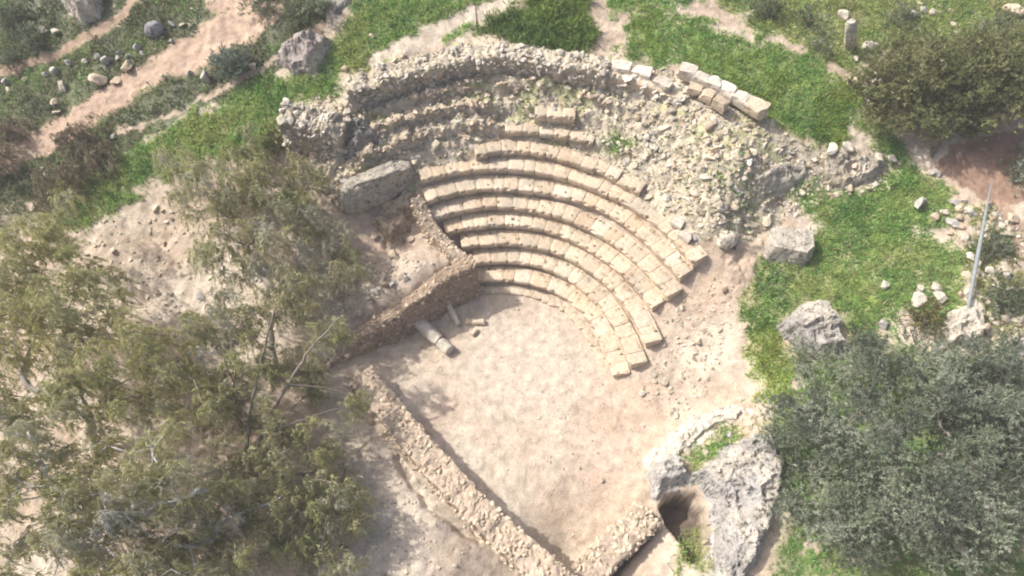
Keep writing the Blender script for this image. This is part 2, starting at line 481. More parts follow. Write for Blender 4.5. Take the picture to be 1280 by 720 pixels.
def build_ground():
    st = 0.085
    xs = np.arange(-27, 27.01, st); ys = np.arange(2.5, 36.01, st)
    # far skirts so that the ground runs on past every edge of the view
    xs = np.concatenate([-np.array([90, 70, 55, 45, 38, 33, 30, 28.]), xs, np.array([28, 30, 33, 38, 45, 55, 70, 90.])])
    ys = np.concatenate([np.array([-40, -30, -22, -15, -9, -5, -2, .5, 1.8]), ys, np.array([37, 39, 42, 46, 52, 62, 80, 110.])])
    X, Y = np.meshgrid(xs, ys)
    q = np.stack([X, Y], -1)
    far = np.clip(q, [-30, -6], [30, 40])
    z = Zg(far)
    c = ground_colour(q)
    V = np.concatenate([q, z[..., None]], -1).reshape(-1, 3)
    ny, nx = X.shape
    idx = np.arange(nx * ny).reshape(ny, nx)
    Q = np.stack([idx[:-1, :-1], idx[:-1, 1:], idx[1:, 1:], idx[1:, :-1]], -1).reshape(-1, 4)
    cen = V[Q].mean(1)[:, :2]
    fl = inside(cen, FLOORP)
    wp = warp(cen, 0.25, 2.2, 2)
    pth = np.zeros(len(Q), bool)
    for pl, wd, cc in PATHS[:6]:
        d, _ = linedist(wp, poly(pl))
        pth |= d < wd
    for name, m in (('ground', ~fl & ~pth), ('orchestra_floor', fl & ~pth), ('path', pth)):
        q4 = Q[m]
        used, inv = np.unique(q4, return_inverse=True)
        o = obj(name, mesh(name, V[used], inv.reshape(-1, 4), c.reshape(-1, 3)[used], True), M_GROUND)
        tag(o, kind='structure')


build_ground()

# ------------------------------------------------------------------ stones
def ico(sub):
    import bmesh
    bm = bmesh.new()
    bmesh.ops.create_icosphere(bm, subdivisions=sub, radius=1)
    V = np.array([v.co[:] for v in bm.verts]); Fc = np.array([[v.index for v in f.verts] for f in bm.faces])
    bm.free()
    return V, Fc


ICO = {k: ico(k) for k in (1, 2, 3, 4, 5)}


def rock(sub, seed, cuts=9, rough=.10, lo=.55, hi=.9):
    """a broken stone of about unit radius"""
    r = np.random.default_rng(seed)
    V, Fc = ICO[sub]
    V = V.copy()
    for _ in range(cuts):
        n = r.normal(size=3); n /= np.linalg.norm(n)
        d = r.uniform(lo, hi)
        e = np.maximum(0, V @ n - d)
        V -= e[:, None] * n
    nrm = V / np.linalg.norm(V, axis=1, keepdims=True)
    V = V + nrm * (rough * fbm(V + seed * 3.1, 1.6, 4, seed % 97))[:, None]
    return V, Fc


def rotm(r, flat=1.0):
    a, b, g = r.uniform(-.5 * flat, .5 * flat), r.uniform(-.5 * flat, .5 * flat), r.uniform(0, 6.283)
    ca, sa, cb, sb, cg, sg = math.cos(a), math.sin(a), math.cos(b), math.sin(b), math.cos(g), math.sin(g)
    return np.array([[cg, -sg, 0], [sg, cg, 0], [0, 0, 1]]) @ np.array([[1, 0, 0], [0, ca, -sa], [0, sa, ca]]) @ np.array([[cb, 0, sb], [0, 1, 0], [-sb, 0, cb]])


SMALL = [rock(2, 100 + k, 8, .16, .3, .7) for k in range(10)]
MED = [rock(2, 200 + k, 9, .16, .32, .72) for k in range(10)]
BIGS = [rock(3, 300 + k, 9) for k in range(8)]


def stone_tone(r, base=None, spread=.16):
    if base is None:
        k = r.random()
        base = RUBC * .98 if k < .62 else (WHITE * .95 if k < .78 else (GREY if k < .84 else np.array([.36, .29, .21])))
    return base * (1 + spread * r.normal())


def put_stones(bag, P, S, r, base=None, sink=.25, lib=None):
    for p, s in zip(P, S):
        V, Fc = (lib or (SMALL if s < .11 else MED))[r.integers(8)]
        sc = s * np.array([r.uniform(.8, 1.4), r.uniform(.75, 1.1), r.uniform(.5, .9)])
        W = (V * sc) @ rotm(r).T + p + np.array([0, 0, s * (.5 - sink)])
        bag.add(W, Fc, np.clip(stone_tone(r, base), .05, .85))


def sample(pg, n, r):
    lo, hi = pg.min(0), pg.max(0)
    out = []
    while sum(len(o) for o in out) < n:
        q = lo + r.random((max(64, n * 2), 2)) * (hi - lo)
        out.append(q[inside(q, pg)])
    return np.concatenate(out)[:n]


def onground(q):
    return np.concatenate([q, Zg(q)[..., None]], -1)


# seat polygon keeps loose rubble off the seats
def seat_keepout():
    a = [U(u, v, DH * 8) for u, v in ROWS[8]]
    b = [U(u, v, DH * 7) for u, v in ROWS[7]][-5:]
    c = [U(u, v, 0) for u, v in ROWS[0]][::-1]
    return np.array([p[:2] for p in a + b + c])


KEEP = seat_keepout()

STONE_MESH = []
for k in range(10):
    V, Fc = rock(3, 400 + k, 10, .16, .36, .78)
    tone = [CREAM, WHITE, CREAM * .95, WHITE * .95, GREY * 1.2, CREAM, np.array([.47, .39, .29]), WHITE, GREY * 1.3, CREAM * 1.05][k]
    STONE_MESH.append(mesh('stone', V, Fc, np.clip(tone * (1 + .1 * fbm(V, 1.5, 3, k))[:, None], 0, .8)))


def stone(u, v, size, label, group=None, tone=None, sq=(1, .85, .7), lift=0., name='stone', cat='stone', rz=None, r=random, tilt=.25, sink=.3):
    p = UT(np.array([float(u)]), np.array([float(v)]))[0]
    p[2] = Zg(p[None, :2])[0] + size * sq[2] * (.5 - sink) + lift
    ks = {None: range(10), 'white': (1, 3, 7), 'grey': (4, 8), 'cream': (0, 2, 5, 9)}[tone]
    me = STONE_MESH[random.choice(list(ks))]
    o = obj(name, me, M_STONE, None, p, (random.uniform(-tilt, tilt), random.uniform(-tilt, tilt), random.uniform(0, 6.28) if rz is None else rz), (size * .5 * sq[0] * 1.25, size * .5 * sq[1] * 1.25, size * .5 * sq[2] * 1.25))
    return tag(o, label, cat, group)


# individual rubble stones that show largest, and the countless small rest
r = np.random.default_rng(11)
BANKS = [
 ('upper bank', poly([(440, 110), (500, 85), (600, 70), (700, 78), (790, 95), (800, 140), (820, 190), (760, 180), (745, 165), (640, 140), (590, 180), (520, 215), (520, 190), (440, 180)]), 95, 'pale rough rubble stone lying loose on the ruined steps above the seats', 'rubble stones on the ruined upper steps'),
 ('right bank', poly([(800, 150), (850, 120), (950, 165), (1010, 195), (985, 240), (930, 290), (880, 290), (840, 250), (790, 205)]), 95, 'whitish rubble stone lying loose on the rubble slope right of the seats', 'rubble stones on the slope beside the seats'),
 ('left bank', poly([(385, 190), (440, 175), (510, 190), (440, 240), (400, 260)]), 30, 'grey rubble stone lying between the outcrop and the ruined wall end', 'rubble stones beside the dark rock outcrop'),
 ('platform', poly([(420, 330), (480, 320), (540, 330), (470, 375), (410, 420), (380, 400)]), 26, 'pale fallen stone on the bare platform behind the low retaining wall', 'stones on the bare platform'),
 ('slope end', poly([(830, 400), (880, 350), (915, 340), (915, 420), (880, 500), (830, 530), (800, 500)]), 30, 'small pale stone scattered on the bare earth slope below the row ends', 'stones on the bare earth slope'),
]
for nm, pg, n, lab, grp in BANKS:
    q = sample(pg, n, r)
    for xy in q:
        if inside(xy, KEEP): continue
        s = float(np.clip(r.lognormal(-1.5, .35), .16, .5)) * (.6 if nm == 'slope end' else 1)
        z = Zg(xy[None])[0]
        o = obj('rubble_stone', STONE_MESH[r.integers(10)], M_STONE, None, (xy[0], xy[1], z + s * .12), (r.uniform(-.5, .5), r.uniform(-.5, .5), r.uniform(0, 6.28)), (s * r.uniform(.55, .8), s * r.uniform(.45, .6), s * r.uniform(.3, .5)))
        tag(o, lab, 'stone', grp)

bag = Bag()
for pg, n, mu in [(RUBP, 9000, -2.85), (BANKS[3][1], 500, -2.8), (BANKS[4][1], 500, -3.0), (SCRUBP, 220, -2.5), (GR['rightmix'], 260, -2.2), (GR['topright'], 120, -2.2),
                  (poly([(380, 420), (440, 470), (600, 680), (560, 720), (420, 720), (380, 560)]), 600, -3.1), (poly([(60, 300), (200, 250), (330, 210), (400, 300), (400, 420), (200, 420), (100, 380)]), 700, -2.7), (poly([(800, 590), (840, 545), (940, 500), (960, 540), (900, 590), (850, 600)]), 200, -2.6)]:
    q = sample(pg, n, r)
    q = q[~inside(q, KEEP)]
    put_stones(bag, onground(q), np.clip(r.lognormal(mu, .62, len(q)), .02, .30), r, sink=.5)
# stones still standing in courses along the ruined steps
for k in (9, 10, 11, 12):
    th = np.radians(np.linspace(62, 128, 130)) + r.normal(0, .006, 130)
    rr = R0 + DR * (k + .42) + r.normal(0, .05, 130)
    q = np.stack([CX + rr * np.cos(th), CY + rr * np.sin(th)], -1)
    q = q[(fbm(q, .8, 3, 171) > -.12) & ~inside(q, KEEP)]
    if k in (9, 10): q = q[np.degrees(np.arctan2(q[:, 1] - CY, q[:, 0] - CX)) > 92]
    put_stones(bag, onground(q), r.uniform(.12, .24, len(q)), r, CREAM * .98, .2)
# sparse pebbles on the orchestra floor
q = sample(FLOORP, 1500, r)
q = q[fbm(q, .7, 3, 161) + .3 * r.normal(size=len(q)) > -.05]
put_stones(bag, onground(q), np.clip(r.lognormal(-3.6, .5, len(q)), .012, .10), r)
tag(obj('rubble', bag.mesh('rubble'), M_RUBBLE), 'countless small pale rubble stones strewn over the banks and slopes', 'rubble', kind='stuff')

# ------------------------------------------------------------------ seat rows: every dressed block a part of its row
ORD = ['kerb', 'first', 'second', 'third', 'fourth', 'fifth', 'sixth', 'seventh', 'eighth', 'ninth', 'tenth']


def seat_block(a, b, out, depth, top, drop, r, col, nose=.06):
    """a, b: front corners (xy), out: outward unit vectors at a and b; a worn block with a nosing and undercut front"""
    na, nb = out
    g = .008
    t = (b - a); L = np.linalg.norm(t); t = t / L
    a = a + t * g; b = b - t * g
    nlen = max(4, int(L / .09)); 
    # profile in (outward, z): up the front, over the top, back
    prof = [(nose + .02, -drop)]
    hgt = min(DH, drop)
    for k in np.linspace(0, 1, 3): prof.append((nose * (1 - .3 * k), -hgt + k * (hgt - .215)))
    prof += [(.012, -.20), (0, -.17), (0, -.06), (.02, -.018), (.055, 0)]
    for k in np.linspace(.15, depth, 6): prof.append((k, 0))
    prof += [(depth, -drop)]
    prof = np.array(prof)
    s = np.linspace(0, 1, nlen)
    base = a[None] * (1 - s)[:, None] + b[None] * s[:, None]
    o = na[None] * (1 - s)[:, None] + nb[None] * s[:, None]
    o /= np.linalg.norm(o, axis=1, keepdims=True)
    end = np.minimum(s, 1 - s) * L
    rd = np.exp(-end / .03) * .022
    V = np.zeros((nlen, len(prof), 3))
    V[..., :2] = base[:, None] + o[:, None] * (prof[None, :, 0] + rd[:, None] * (prof[:, 0] < .06))[..., None]
    tilt = r.normal(0, .012)
    V[..., 2] = top + prof[None, :, 1] + (s[:, None] - .5) * tilt
    topm = (prof[:, 1] > -.08)
    V[..., 2] -= rd[:, None] * topm * .9
    W = V.reshape(-1, 3)
    dn = fbm(W, 5, 3, 61) * .016 + fbm(W, 1.8, 2, 63) * .022
    W = W + np.stack([fbm(W, 6, 3, 65) * .014, fbm(W, 6, 3, 66) * .014, dn], -1)
    # chips bitten out of the front edge
    for _ in range(r.integers(0, 4)):
        c = W.reshape(nlen, len(prof), 3)[r.integers(nlen), 6]
        d = np.linalg.norm(W - c, axis=1)
        W[:, :2] += np.repeat(o, len(prof), 0) * (np.exp(-(d / .09)**2) * .07)[:, None]
        W[:, 2] -= np.exp(-(d / .08)**2) * .06
    n, m = nlen, len(prof)
    idx = np.arange(n * m).reshape(n, m)
    Q = np.stack([idx[:-1, :-1], idx[:-1, 1:], idx[1:, 1:], idx[1:, :-1]], -1).reshape(-1, 4)
    # end caps as fans round a centre vertex
    caps = []; extra = []
    for e, row in ((0, idx[0]), (1, idx[-1])):
        cc = W[row].mean(0); extra.append(cc)
        k = n * m + e
        for i in range(m):
            j = (i + 1) % m
            caps.append((k, row[j], row[i]) if e == 0 else (k, row[i], row[j]))
    W = np.concatenate([W, np.array(extra)])
    cv = col * (1 + .14 * fbm(W, 2.2, 3, 71))[:, None]
    lich = np.clip(fbm(W, 1.1, 4, 75) * 2.4 - .55, 0, .65)[:, None]
    cv = cv * (1 - lich) + np.array([.41, .37, .30]) * lich
    soil = np.clip(fbm(W, .8, 4, 79) * 2.4 - .8, 0, .6)[:, None]
    cv = cv * (1 - soil) + np.array([.43, .32, .23]) * soil
    return W, [Q, np.array(caps)], cv


row_label = {
 0: 'low kerb of small blocks edging the orchestra floor below the seats',
 1: 'lowest limestone seat row, directly above the kerb of the orchestra',
 2: 'second limestone seat row up from the orchestra kerb',
 3: 'third limestone seat row up from the orchestra kerb',
 4: 'fourth limestone seat row up from the orchestra kerb',
 5: 'fifth limestone seat row up from the orchestra kerb',
 6: 'sixth limestone seat row up from the orchestra kerb',
 7: 'seventh limestone seat row from the kerb, with its left end against the dark outcrop',
 8: 'broken eighth seat row of weathered blocks ending below the small grass patch',
 9: 'short straight remnant of the ninth seat row, six blocks beside the grass patch',
 10: 'topmost remnant of seating, three worn blocks on the rubble bank'}
r = np.random.default_rng(23)
DEBRIS = []
for i in sorted(ROWS):
    P = np.array(ROWS[i], float)
    C = resample(U(P[:, 0], P[:, 1], ROWZ[i]), .04)[:, :2]
    s = np.concatenate([[0], np.cumsum(np.linalg.norm(np.diff(C, axis=0), axis=1))])
    T = np.gradient(C, axis=0); T /= np.linalg.norm(T, axis=1, keepdims=True)
    K = np.ones(25) / 25
    O = np.stack([-T[:, 1], T[:, 0]], -1)
    if ((C - [CX, CY]) * O).sum() < 0: O = -O
    root = empty('seat_row' if i else 'kerb_row', (*C[len(C) // 2], ROWZ[i]))
    tag(root, row_label[i], 'seat row' if i else 'kerb', 'curved rows of stone seats' if i else None)
    pos = 0.0
    jj = np.random.default_rng(900 + i).integers(0, len(C), int(s[-1] * 7))
    for j in jj: DEBRIS.append((*(C[j] + O[j] * np.random.default_rng(j + i).choice([.62, .66, .68, .3, -.06])), ROWZ[i] + (0 if i < 9 else -.1)))
    while pos < s[-1] - .12:
        wd = r.uniform(.48, .95) if i else r.uniform(.35, .75)
        if s[-1] - pos - wd < .35: wd = s[-1] - pos
        e = min(pos + wd, s[-1])
        ja, jb = np.searchsorted(s, pos), min(np.searchsorted(s, e), len(C) - 1)
        a, b = C[ja].copy(), C[jb].copy()
        jit = r.normal(0, .012 if i < 8 else .035)
        a += O[ja] * jit; b += O[jb] * jit
        dep = .80 if i else .34
        if i >= 8: dep = r.uniform(.55, .75)
        top = ROWZ[i] + r.normal(0, .010 if i < 8 else .03)
        tone = CREAM * (1 + .06 * r.normal())
        k = r.random()
        if k < .14: tone = tone * np.array([1.04, 1.07, 1.12])
        elif k < .26: tone = tone * np.array([.97, .93, .89])
        if i >= 8: tone = tone * np.array([.95, .96, .97])
        W, Fc, cv = seat_block(a, b, (O[ja], O[jb]), dep, top, (DH + .14) if i else .34, r, tone, .13 if i else .01)
        bgs = Bag(); bgs.add(W, Fc[:1], cv); bgs.F.append(Fc[1].astype(np.int32))
        org = np.array([*(a + b) / 2, top])
        o = obj('seat_block' if i else 'kerb_block', bgs.mesh('seat_block', False, org), M_SEAT, root, org - np.array(root.location))
        pos = e

bag = Bag()
D3 = np.array(DEBRIS)
D3[:, :2] += r.normal(0, .03, (len(D3), 2))
put_stones(bag, D3, np.clip(r.lognormal(-3.45, .45, len(D3)), .015, .085), r, np.array([.45, .36, .26]), .1)
tag(obj('grit', bag.mesh('grit'), M_RUBBLE), 'brownish grit and crumbs of stone lying along the seat rows', 'grit', kind='stuff')
DW = D3[::3]

# ------------------------------------------------------------------ rubble walls
def rubble_wall(name, label, cat, pts, width, depth, r, base=CREAM, stones=14, face_tone=None, smin=.09, smax=.22, rough=.10, batter=.08, crest=.1):
    """pts: (u, v, z top) along the crest; a mortared rubble core with its stones, one mesh"""
    P = np.array(pts, float)
    depth = depth * 1.1
    L = resample(U(P[:, 0], P[:, 1], P[:, 2] * ZS), .09)
    T = np.gradient(L[:, :2], axis=0); T /= np.linalg.norm(T, axis=1, keepdims=True)
    O = np.stack([T[:, 1], -T[:, 0]], -1)
    h = width / 2
    prof = [(-h - batter, -depth)] + [(-h - batter * (1 - k), -depth + k * (depth - .05)) for k in np.linspace(.1, 1, 14)] + [(x, 0) for x in np.linspace(-h + .08, h - .08, 8)] + [(h + .05 * (1 - k), -depth + k * (depth - .05)) for k in np.linspace(1, .15, 8)] + [(h + .05, -depth)]
    prof = np.array(prof)
    n, m = len(L), len(prof)
    V = np.zeros((n, m, 3))
    V[..., :2] = L[:, None, :2] + O[:, None] * prof[None, :, :1]
    V[..., 2] = L[:, None, 2] + prof[None, :, 1] + (crest * fbm(L[:, :2], .55, 4, 88, .65))[:, None]
    W = V.reshape(-1, 3)
    W = W + rough * np.stack([fbm(W, 2.4, 5, 5, .65), fbm(W, 2.4, 5, 6, .65), 1.3 * fbm(W, 2.6, 5, 7, .7)], -1)
    idx = np.arange(n * m).reshape(n, m)
    Q = np.stack([idx[:-1, :-1], idx[:-1, 1:], idx[1:, 1:], idx[1:, :-1]], -1).reshape(-1, 4)
    bg = Bag()
    tone = (face_tone if face_tone is not None else base * .9)
    bg.add(W, [Q], tone * (1 + .2 * fbm(W, 3, 3, 8))[:, None])
    for e in (0, -1):
        k = idx[e]; c = W[k].mean(0)
        b2 = np.concatenate([W[k], [c]])
        bg.add(b2, np.array([(m, i, (i + 1) % m) for i in range(m)]), tone)
    length = n * .09
    ns = int(length * stones * 2.6 * (width + depth * .9))
    for _ in range(ns):
        i = r.integers(n)
        if r.random() < width / (width + depth * .9):
            x, z = r.uniform(-h, h), 0.0
        else:
            z = -r.uniform(0.05, depth)
            x = -h - batter * (-z / depth) if r.random() < (.75 if batter > .1 else .4) else h + .05
        p = np.array([*(L[i, :2] + O[i] * x), W[idx[i, m // 2], 2] + z])
        s = smin * .7 + (smax - smin) * .75 * r.random()**1.8
        V2, F2 = MED[r.integers(10)]
        X = (V2 * s * np.array([r.uniform(.8, 1.3), r.uniform(.7, 1.1), r.uniform(.5, .8)])) @ rotm(r).T + p
        bg.add(X, F2, np.clip(stone_tone(r, base), .05, .8))
    org = L[n // 2] - np.array([0, 0, depth])
    return tag(obj(name, bg.mesh(name, False, org), M_RUBBLE, None, org), label, cat)


r = np.random.default_rng(31)
rubble_wall('ruined_wall', 'curved rubble outer wall crowning the seating, its top broken and uneven', 'wall', [(430, 112, 5.5), (455, 98, 5.7), (492, 92, 5.7), (530, 78, 5.8), (562, 66, 6.0), (600, 56, 6.15), (640, 58, 6.1), (680, 72, 5.9), (715, 80, 5.8), (760, 86, 5.8)], 1.0, 1.5, r, WHITE * .88, 12, RUBC * .9, .10, .30, .24, crest=.42)
rubble_wall('ruined_wall', 'low pale wall of large slabs continuing the outer wall behind the rubble slope', 'wall', [(762, 88, 5.7), (790, 92, 5.7), (815, 98, 5.7), (840, 112, 5.5), (855, 118, 5.4)], .8, 1.0, r, WHITE * 1.02, 9, CREAM, .2, .36, .08)
rubble_wall('ruined_wall', 'broken rubble wall end with a flat pale top above the bushy slope', 'wall', [(352, 142, 5.2), (385, 140, 5.3), (415, 148, 5.2), (430, 160, 4.9)], 1.3, 2.2, r, WHITE * .9, 11, RUBC * .75, .1, .30, .26, crest=.3)
rubble_wall('retaining_wall', 'rough brownish retaining wall dropping from the bare platform to the orchestra floor', 'wall', [(592, 325, 1.98), (572, 332, 1.95), (556, 340, 1.92), (545, 352, 1.85), (522, 371, 1.65), (484, 394, 1.3), (458, 411, 1.05), (430, 428, .95)], .55, 2.0, r, np.array([.47, .385, .29]), 17, np.array([.33, .25, .18]), .07, .19, .09, batter=.42)
rubble_wall('retaining_wall', 'low rubble wall continuing beneath the eucalyptus branches, half buried', 'wall', [(462, 420, .8), (440, 430, .75), (414, 444, .7), (396, 462, .7)], .4, .9, r, CREAM * .95, 14, SOIL * .8, .08, .22, .1)
rubble_wall('side_wall', 'narrow crumbling wall closing the left ends of the seat rows', 'wall', [(520, 246, 2.9), (527, 262, 2.55), (538, 283, 2.2), (552, 302, 1.95), (572, 318, 1.85), (588, 332, 1.85)], .55, 1.7, r, CREAM * .98, 15, SOIL * .75, .06, .17, .07)
rubble_wall('stage_wall', 'long low rubble wall running straight across the lower edge of the orchestra', 'wall', [(450, 466, 1.0), (480, 502, 1.1), (512, 544, 1.15), (553, 594, 1.15), (597, 638, 1.15), (637, 674, 1.15), (682, 712, 1.1), (720, 745, 1.1)], 1.1, 2.0, r, CREAM, 13, SOIL, .06, .21, .14, crest=.25)
rubble_wall('cross_wall', 'short thick wall of pale stones beside a dark trench at bottom of the orchestra', 'wall', [(712, 738, .35), (742, 706, .4), (775, 674, .5), (812, 640, .6)], 1.1, 1.9, r, CREAM * 1.02, 14, SOIL * .9, .1, .27, .1)

# ------------------------------------------------------------------ rock outcrops
def outcrop(name, label, pts, top, r, tone=GREY, sub=.07, ridge=.35, edge=.5, seed=0, hole=None, tilt=(0, 0)):
    """a weathered rock rising out of the ground inside the traced outline"""
    pg = poly(pts)
    lo, hi = pg.min(0) - .2, pg.max(0) + .2
    xs = np.arange(lo[0], hi[0], sub); ys = np.arange(lo[1], hi[1], sub)
    X, Y = np.meshgrid(xs, ys); q = np.stack([X, Y], -1)
    w = warp(q, .22, 1.5, 10 + seed)
    d = pdist(w, pg)
    z0 = Zs(q)
    c = q.mean((0, 1))
    bodyz = top * sstep(-.02, edge, d) + ridge * fbm(q, 1.1, 5, 40 + seed, .55, True) * sstep(0, .4, d) + .05 * fbm(q, 5, 3, 44 + seed)
    kk = .26; fr = (bodyz / kk) % 1
    bodyz = .35 * bodyz + .65 * (np.floor(bodyz / kk) + sstep(.3, .62, fr)) * kk
    bodyz += (q - c) @ np.array(tilt) * sstep(0, .3, d)
    z = z0 + bodyz - .25 * (1 - sstep(-.3, .05, d))
    if hole is not None:
        z = np.where(pdist(w, hole) > -.02, z0 - 3.0, z)
    V = np.concatenate([q, z[..., None]], -1)
    # strata push the steep faces in and out
    V[..., 0] += .10 * fbm(V, 1.9, 4, 81); V[..., 1] += .10 * fbm(V, 1.9, 4, 82)
    ny, nx = X.shape
    idx = np.arange(nx * ny).reshape(ny, nx)
    Q = np.stack([idx[:-1, :-1], idx[:-1, 1:], idx[1:, 1:], idx[1:, :-1]], -1).reshape(-1, 4)
    keep = (d.ravel()[Q] > -.3).all(1)
    if hole is not None: keep &= (pdist(w, hole).ravel()[Q] < .0).all(1)
    Q = Q[keep]
    used, inv = np.unique(Q, return_inverse=True)
    W = V.reshape(-1, 3)[used]
    cc = tone * (1 + .22 * fbm(W, 1.3, 4, 90 + seed))[:, None]
    li = np.clip(1.8 * fbm(W, .9, 3, 93 + seed), 0, .7)[:, None]
    cc = cc * (1 - li) + WHITE * li
    org = np.array([*c, z0.mean()])
    return tag(obj(name, mesh(name, W - org, inv.reshape(-1, 4), np.clip(cc, .03, .8), False), M_ROCK, None, org), label, 'rock')


r = np.random.default_rng(41)
outcrop('rock_outcrop', 'large pitted pale grey outcrop around the cave-like pit at the bottom', [(806, 590), (822, 572), (848, 566), (862, 588), (888, 582), (905, 556), (940, 540), (968, 545), (985, 580), (975, 630), (962, 665), (950, 690), (925, 740), (884, 740), (892, 704), (894, 655), (888, 628), (872, 611), (852, 606), (833, 613), (818, 628), (810, 615)], .65, r, GREY * 1.15, .06, .4, .45, 1, PITC)
outcrop('rock_outcrop', 'bleached white rock ledge beside the green strip on the bare slope', [(806, 576), (830, 545), (862, 520), (905, 505), (935, 508), (925, 528), (885, 545), (858, 566), (835, 584), (815, 592)], .22, r, WHITE * 1.1, .06, .25, .5, 2)
outcrop('rock_outcrop', 'grey pitted rock jutting from the grass field with small dark holes', [(962, 412), (985, 395), (1015, 378), (1032, 380), (1048, 398), (1060, 428), (1058, 448), (1010, 452), (985, 425)], .75, r, GREY * 1.05, .05, .4, .35, 3)
outcrop('rock_outcrop', 'rugged pale outcrop below the leaning grey pole', [(1168, 412), (1185, 388), (1205, 382), (1228, 392), (1232, 412), (1222, 440), (1180, 440)], .6, r, WHITE, .05, .4, .35, 4)
outcrop('rock_outcrop', 'low white rock ledge at the edge above the olive crown', [(1240, 430), (1262, 418), (1300, 414), (1300, 470), (1250, 460)], .4, r, WHITE, .06, .3, .4, 5)
outcrop('rock_outcrop', 'brown eroded rubble mass under the dark-faced outcrop beside the pocket', [(460, 282), (478, 255), (505, 242), (520, 240), (521, 262), (508, 276), (502, 298), (488, 306), (474, 292)], .55, r, np.array([.44, .345, .255]), .05, .12, .3, 7)
outcrop('rock_outcrop', 'pink and grey jagged outcrop amid the green slope above the wall end', [(345, 78), (365, 58), (400, 42), (420, 52), (408, 72), (395, 92), (365, 98)], .6, r, np.array([.44, .39, .36]), .06, .45, .35, 8)
outcrop('rock_outcrop', 'big white boulder-like outcrop beside the narrow path at top corner', [(75, 4), (95, -14), (130, -14), (132, 8), (125, 26), (108, 32), (92, 22)], .9, r, WHITE * 1.05, .06, .3, .3, 9)
outcrop('rock_outcrop', 'shadowy grey rock patch in the scrub at the top edge', [(380, -14), (440, -14), (446, 6), (420, 16), (395, 10)], .35, r, GREY * .8, .08, .3, .4, 10)
outcrop('rock_outcrop', 'grey broken rock between rubble slope and grass, with deep dark crevices', [(1018, 208), (1030, 190), (1060, 182), (1098, 192), (1110, 212), (1085, 232), (1055, 242), (1030, 236)], .22, r, np.array([.40, .35, .27]), .05, .5, .3, 11)
outcrop('rock_outcrop', 'rough rock hump in the rubble below the row of squared wall blocks', [(940, 226), (965, 205), (1002, 200), (1012, 222), (985, 240), (955, 246)], .3, r, WHITE * .85, .06, .45, .35, 12)
outcrop('rock_outcrop', 'darker jagged rubble face beside the flat-topped wall end', [(402, 160), (430, 146), (470, 150), (482, 180), (450, 208), (415, 214), (398, 190)], .3, r, np.array([.33, .31, .28]), .045, .75, .5, 13)

# ------------------------------------------------------------------ large single stones
def bigrock(u, v, size, label, seed, tone, cuts, planes, rz=0, sink=.3, pit=False, rough=.05):
    V, Fc = ICO[5]
    V = V.copy() * np.array(size) * .78
    for n, d in planes:
        n = np.array(n, float); n /= np.linalg.norm(n)
        V -= np.maximum(0, V @ n - d)[:, None] * n
    V += (V / np.linalg.norm(V, axis=1, keepdims=True)) * (rough * fbm(V + seed, 2.2, 5, seed, .5, rough > .06) + .02 * fbm(V, 9, 3, seed + 3))[:, None]
    p = UT(np.array([float(u)]), np.array([float(v)]))[0]
    if pit: p = U(u, v, Zg(PIT[:1, :2])[0] + .1)
    o = obj('boulder', mesh('boulder', V, Fc, np.clip(tone * (1 + .14 * fbm(V, 1.7, 4, seed))[:, None], 0, .8)), M_ROCK, None, p + np.array([0, 0, size[2] * (.5 - sink)]), (0, 0, rz))
    return tag(o, label, 'boulder')


bigrock(985, 312, (1.9, 1.4, 1.5), 'largest angular pale grey boulder standing alone in the bright green grass', 3, WHITE * .92, 0,
        [((0, -.12, 1), .52), ((-1, .12, .1), .98), ((1, .1, .2), .9), ((-.1, -1, .2), .62), ((0, 1, .15), .62), ((.8, -.75, .25), .86), ((.7, .9, .2), .9), ((-.8, -.6, .2), 1.02)], -.12)
bigrock(908, 302, (.62, .5, .6), 'rounded white boulder beside a thin sapling at the foot of the rubble slope', 5, WHITE * 1.05, 0, [((0, 0, 1), .4), ((-1, 0, .3), .42)], .3)
bigrock(195, 40, (.6, .5, .6), 'rounded slate-grey boulder above the broad bare earth track', 8, np.array([.33, .33, .35]), 0, [((0, 0, 1), .4), ((1, .3, .2), .42), ((-.6, -.8, .2), .4)], .4)
bigrock(859, 622, (.42, .4, .5), 'small grey stone block inside the dark pit', 9, GREY, 0, [((0, 0, 1), .3), ((1, 0, 0), .28), ((0, -1, 0), .3)], .4, pit=True)

st = bigrock(1055, 60, (.42, .36, 1.5), 'tall white stone standing upright in the upper meadow', 12, WHITE * 1.15, 0, [((1, .2, 0), .24), ((-1, .3, 0), .22), ((.3, 0, 1), .95)], .2, .05)
st.rotation_euler = (.05, -.42, .2)

pa, pb = UT(np.array([434., 516.]), np.array([262., 206.]))
bigrock(472, 238, (2.7, .8, 2.0), 'long dark-faced outcrop with a pale flat crest left of the seat rows', 21, WHITE * .78, 0,
        [((0, .12, 1), .72), ((0, -1, .12), .46), ((0, 1, .2), .5), ((1, -.2, .2), 1.75), ((-1, .1, .35), 1.65), ((-.3, -1, .5), .62), ((.35, .1, 1), .98), ((-.5, .0, 1), 1.05)], math.atan2(pb[1] - pa[1], pb[0] - pa[0]), .3, rough=.13)

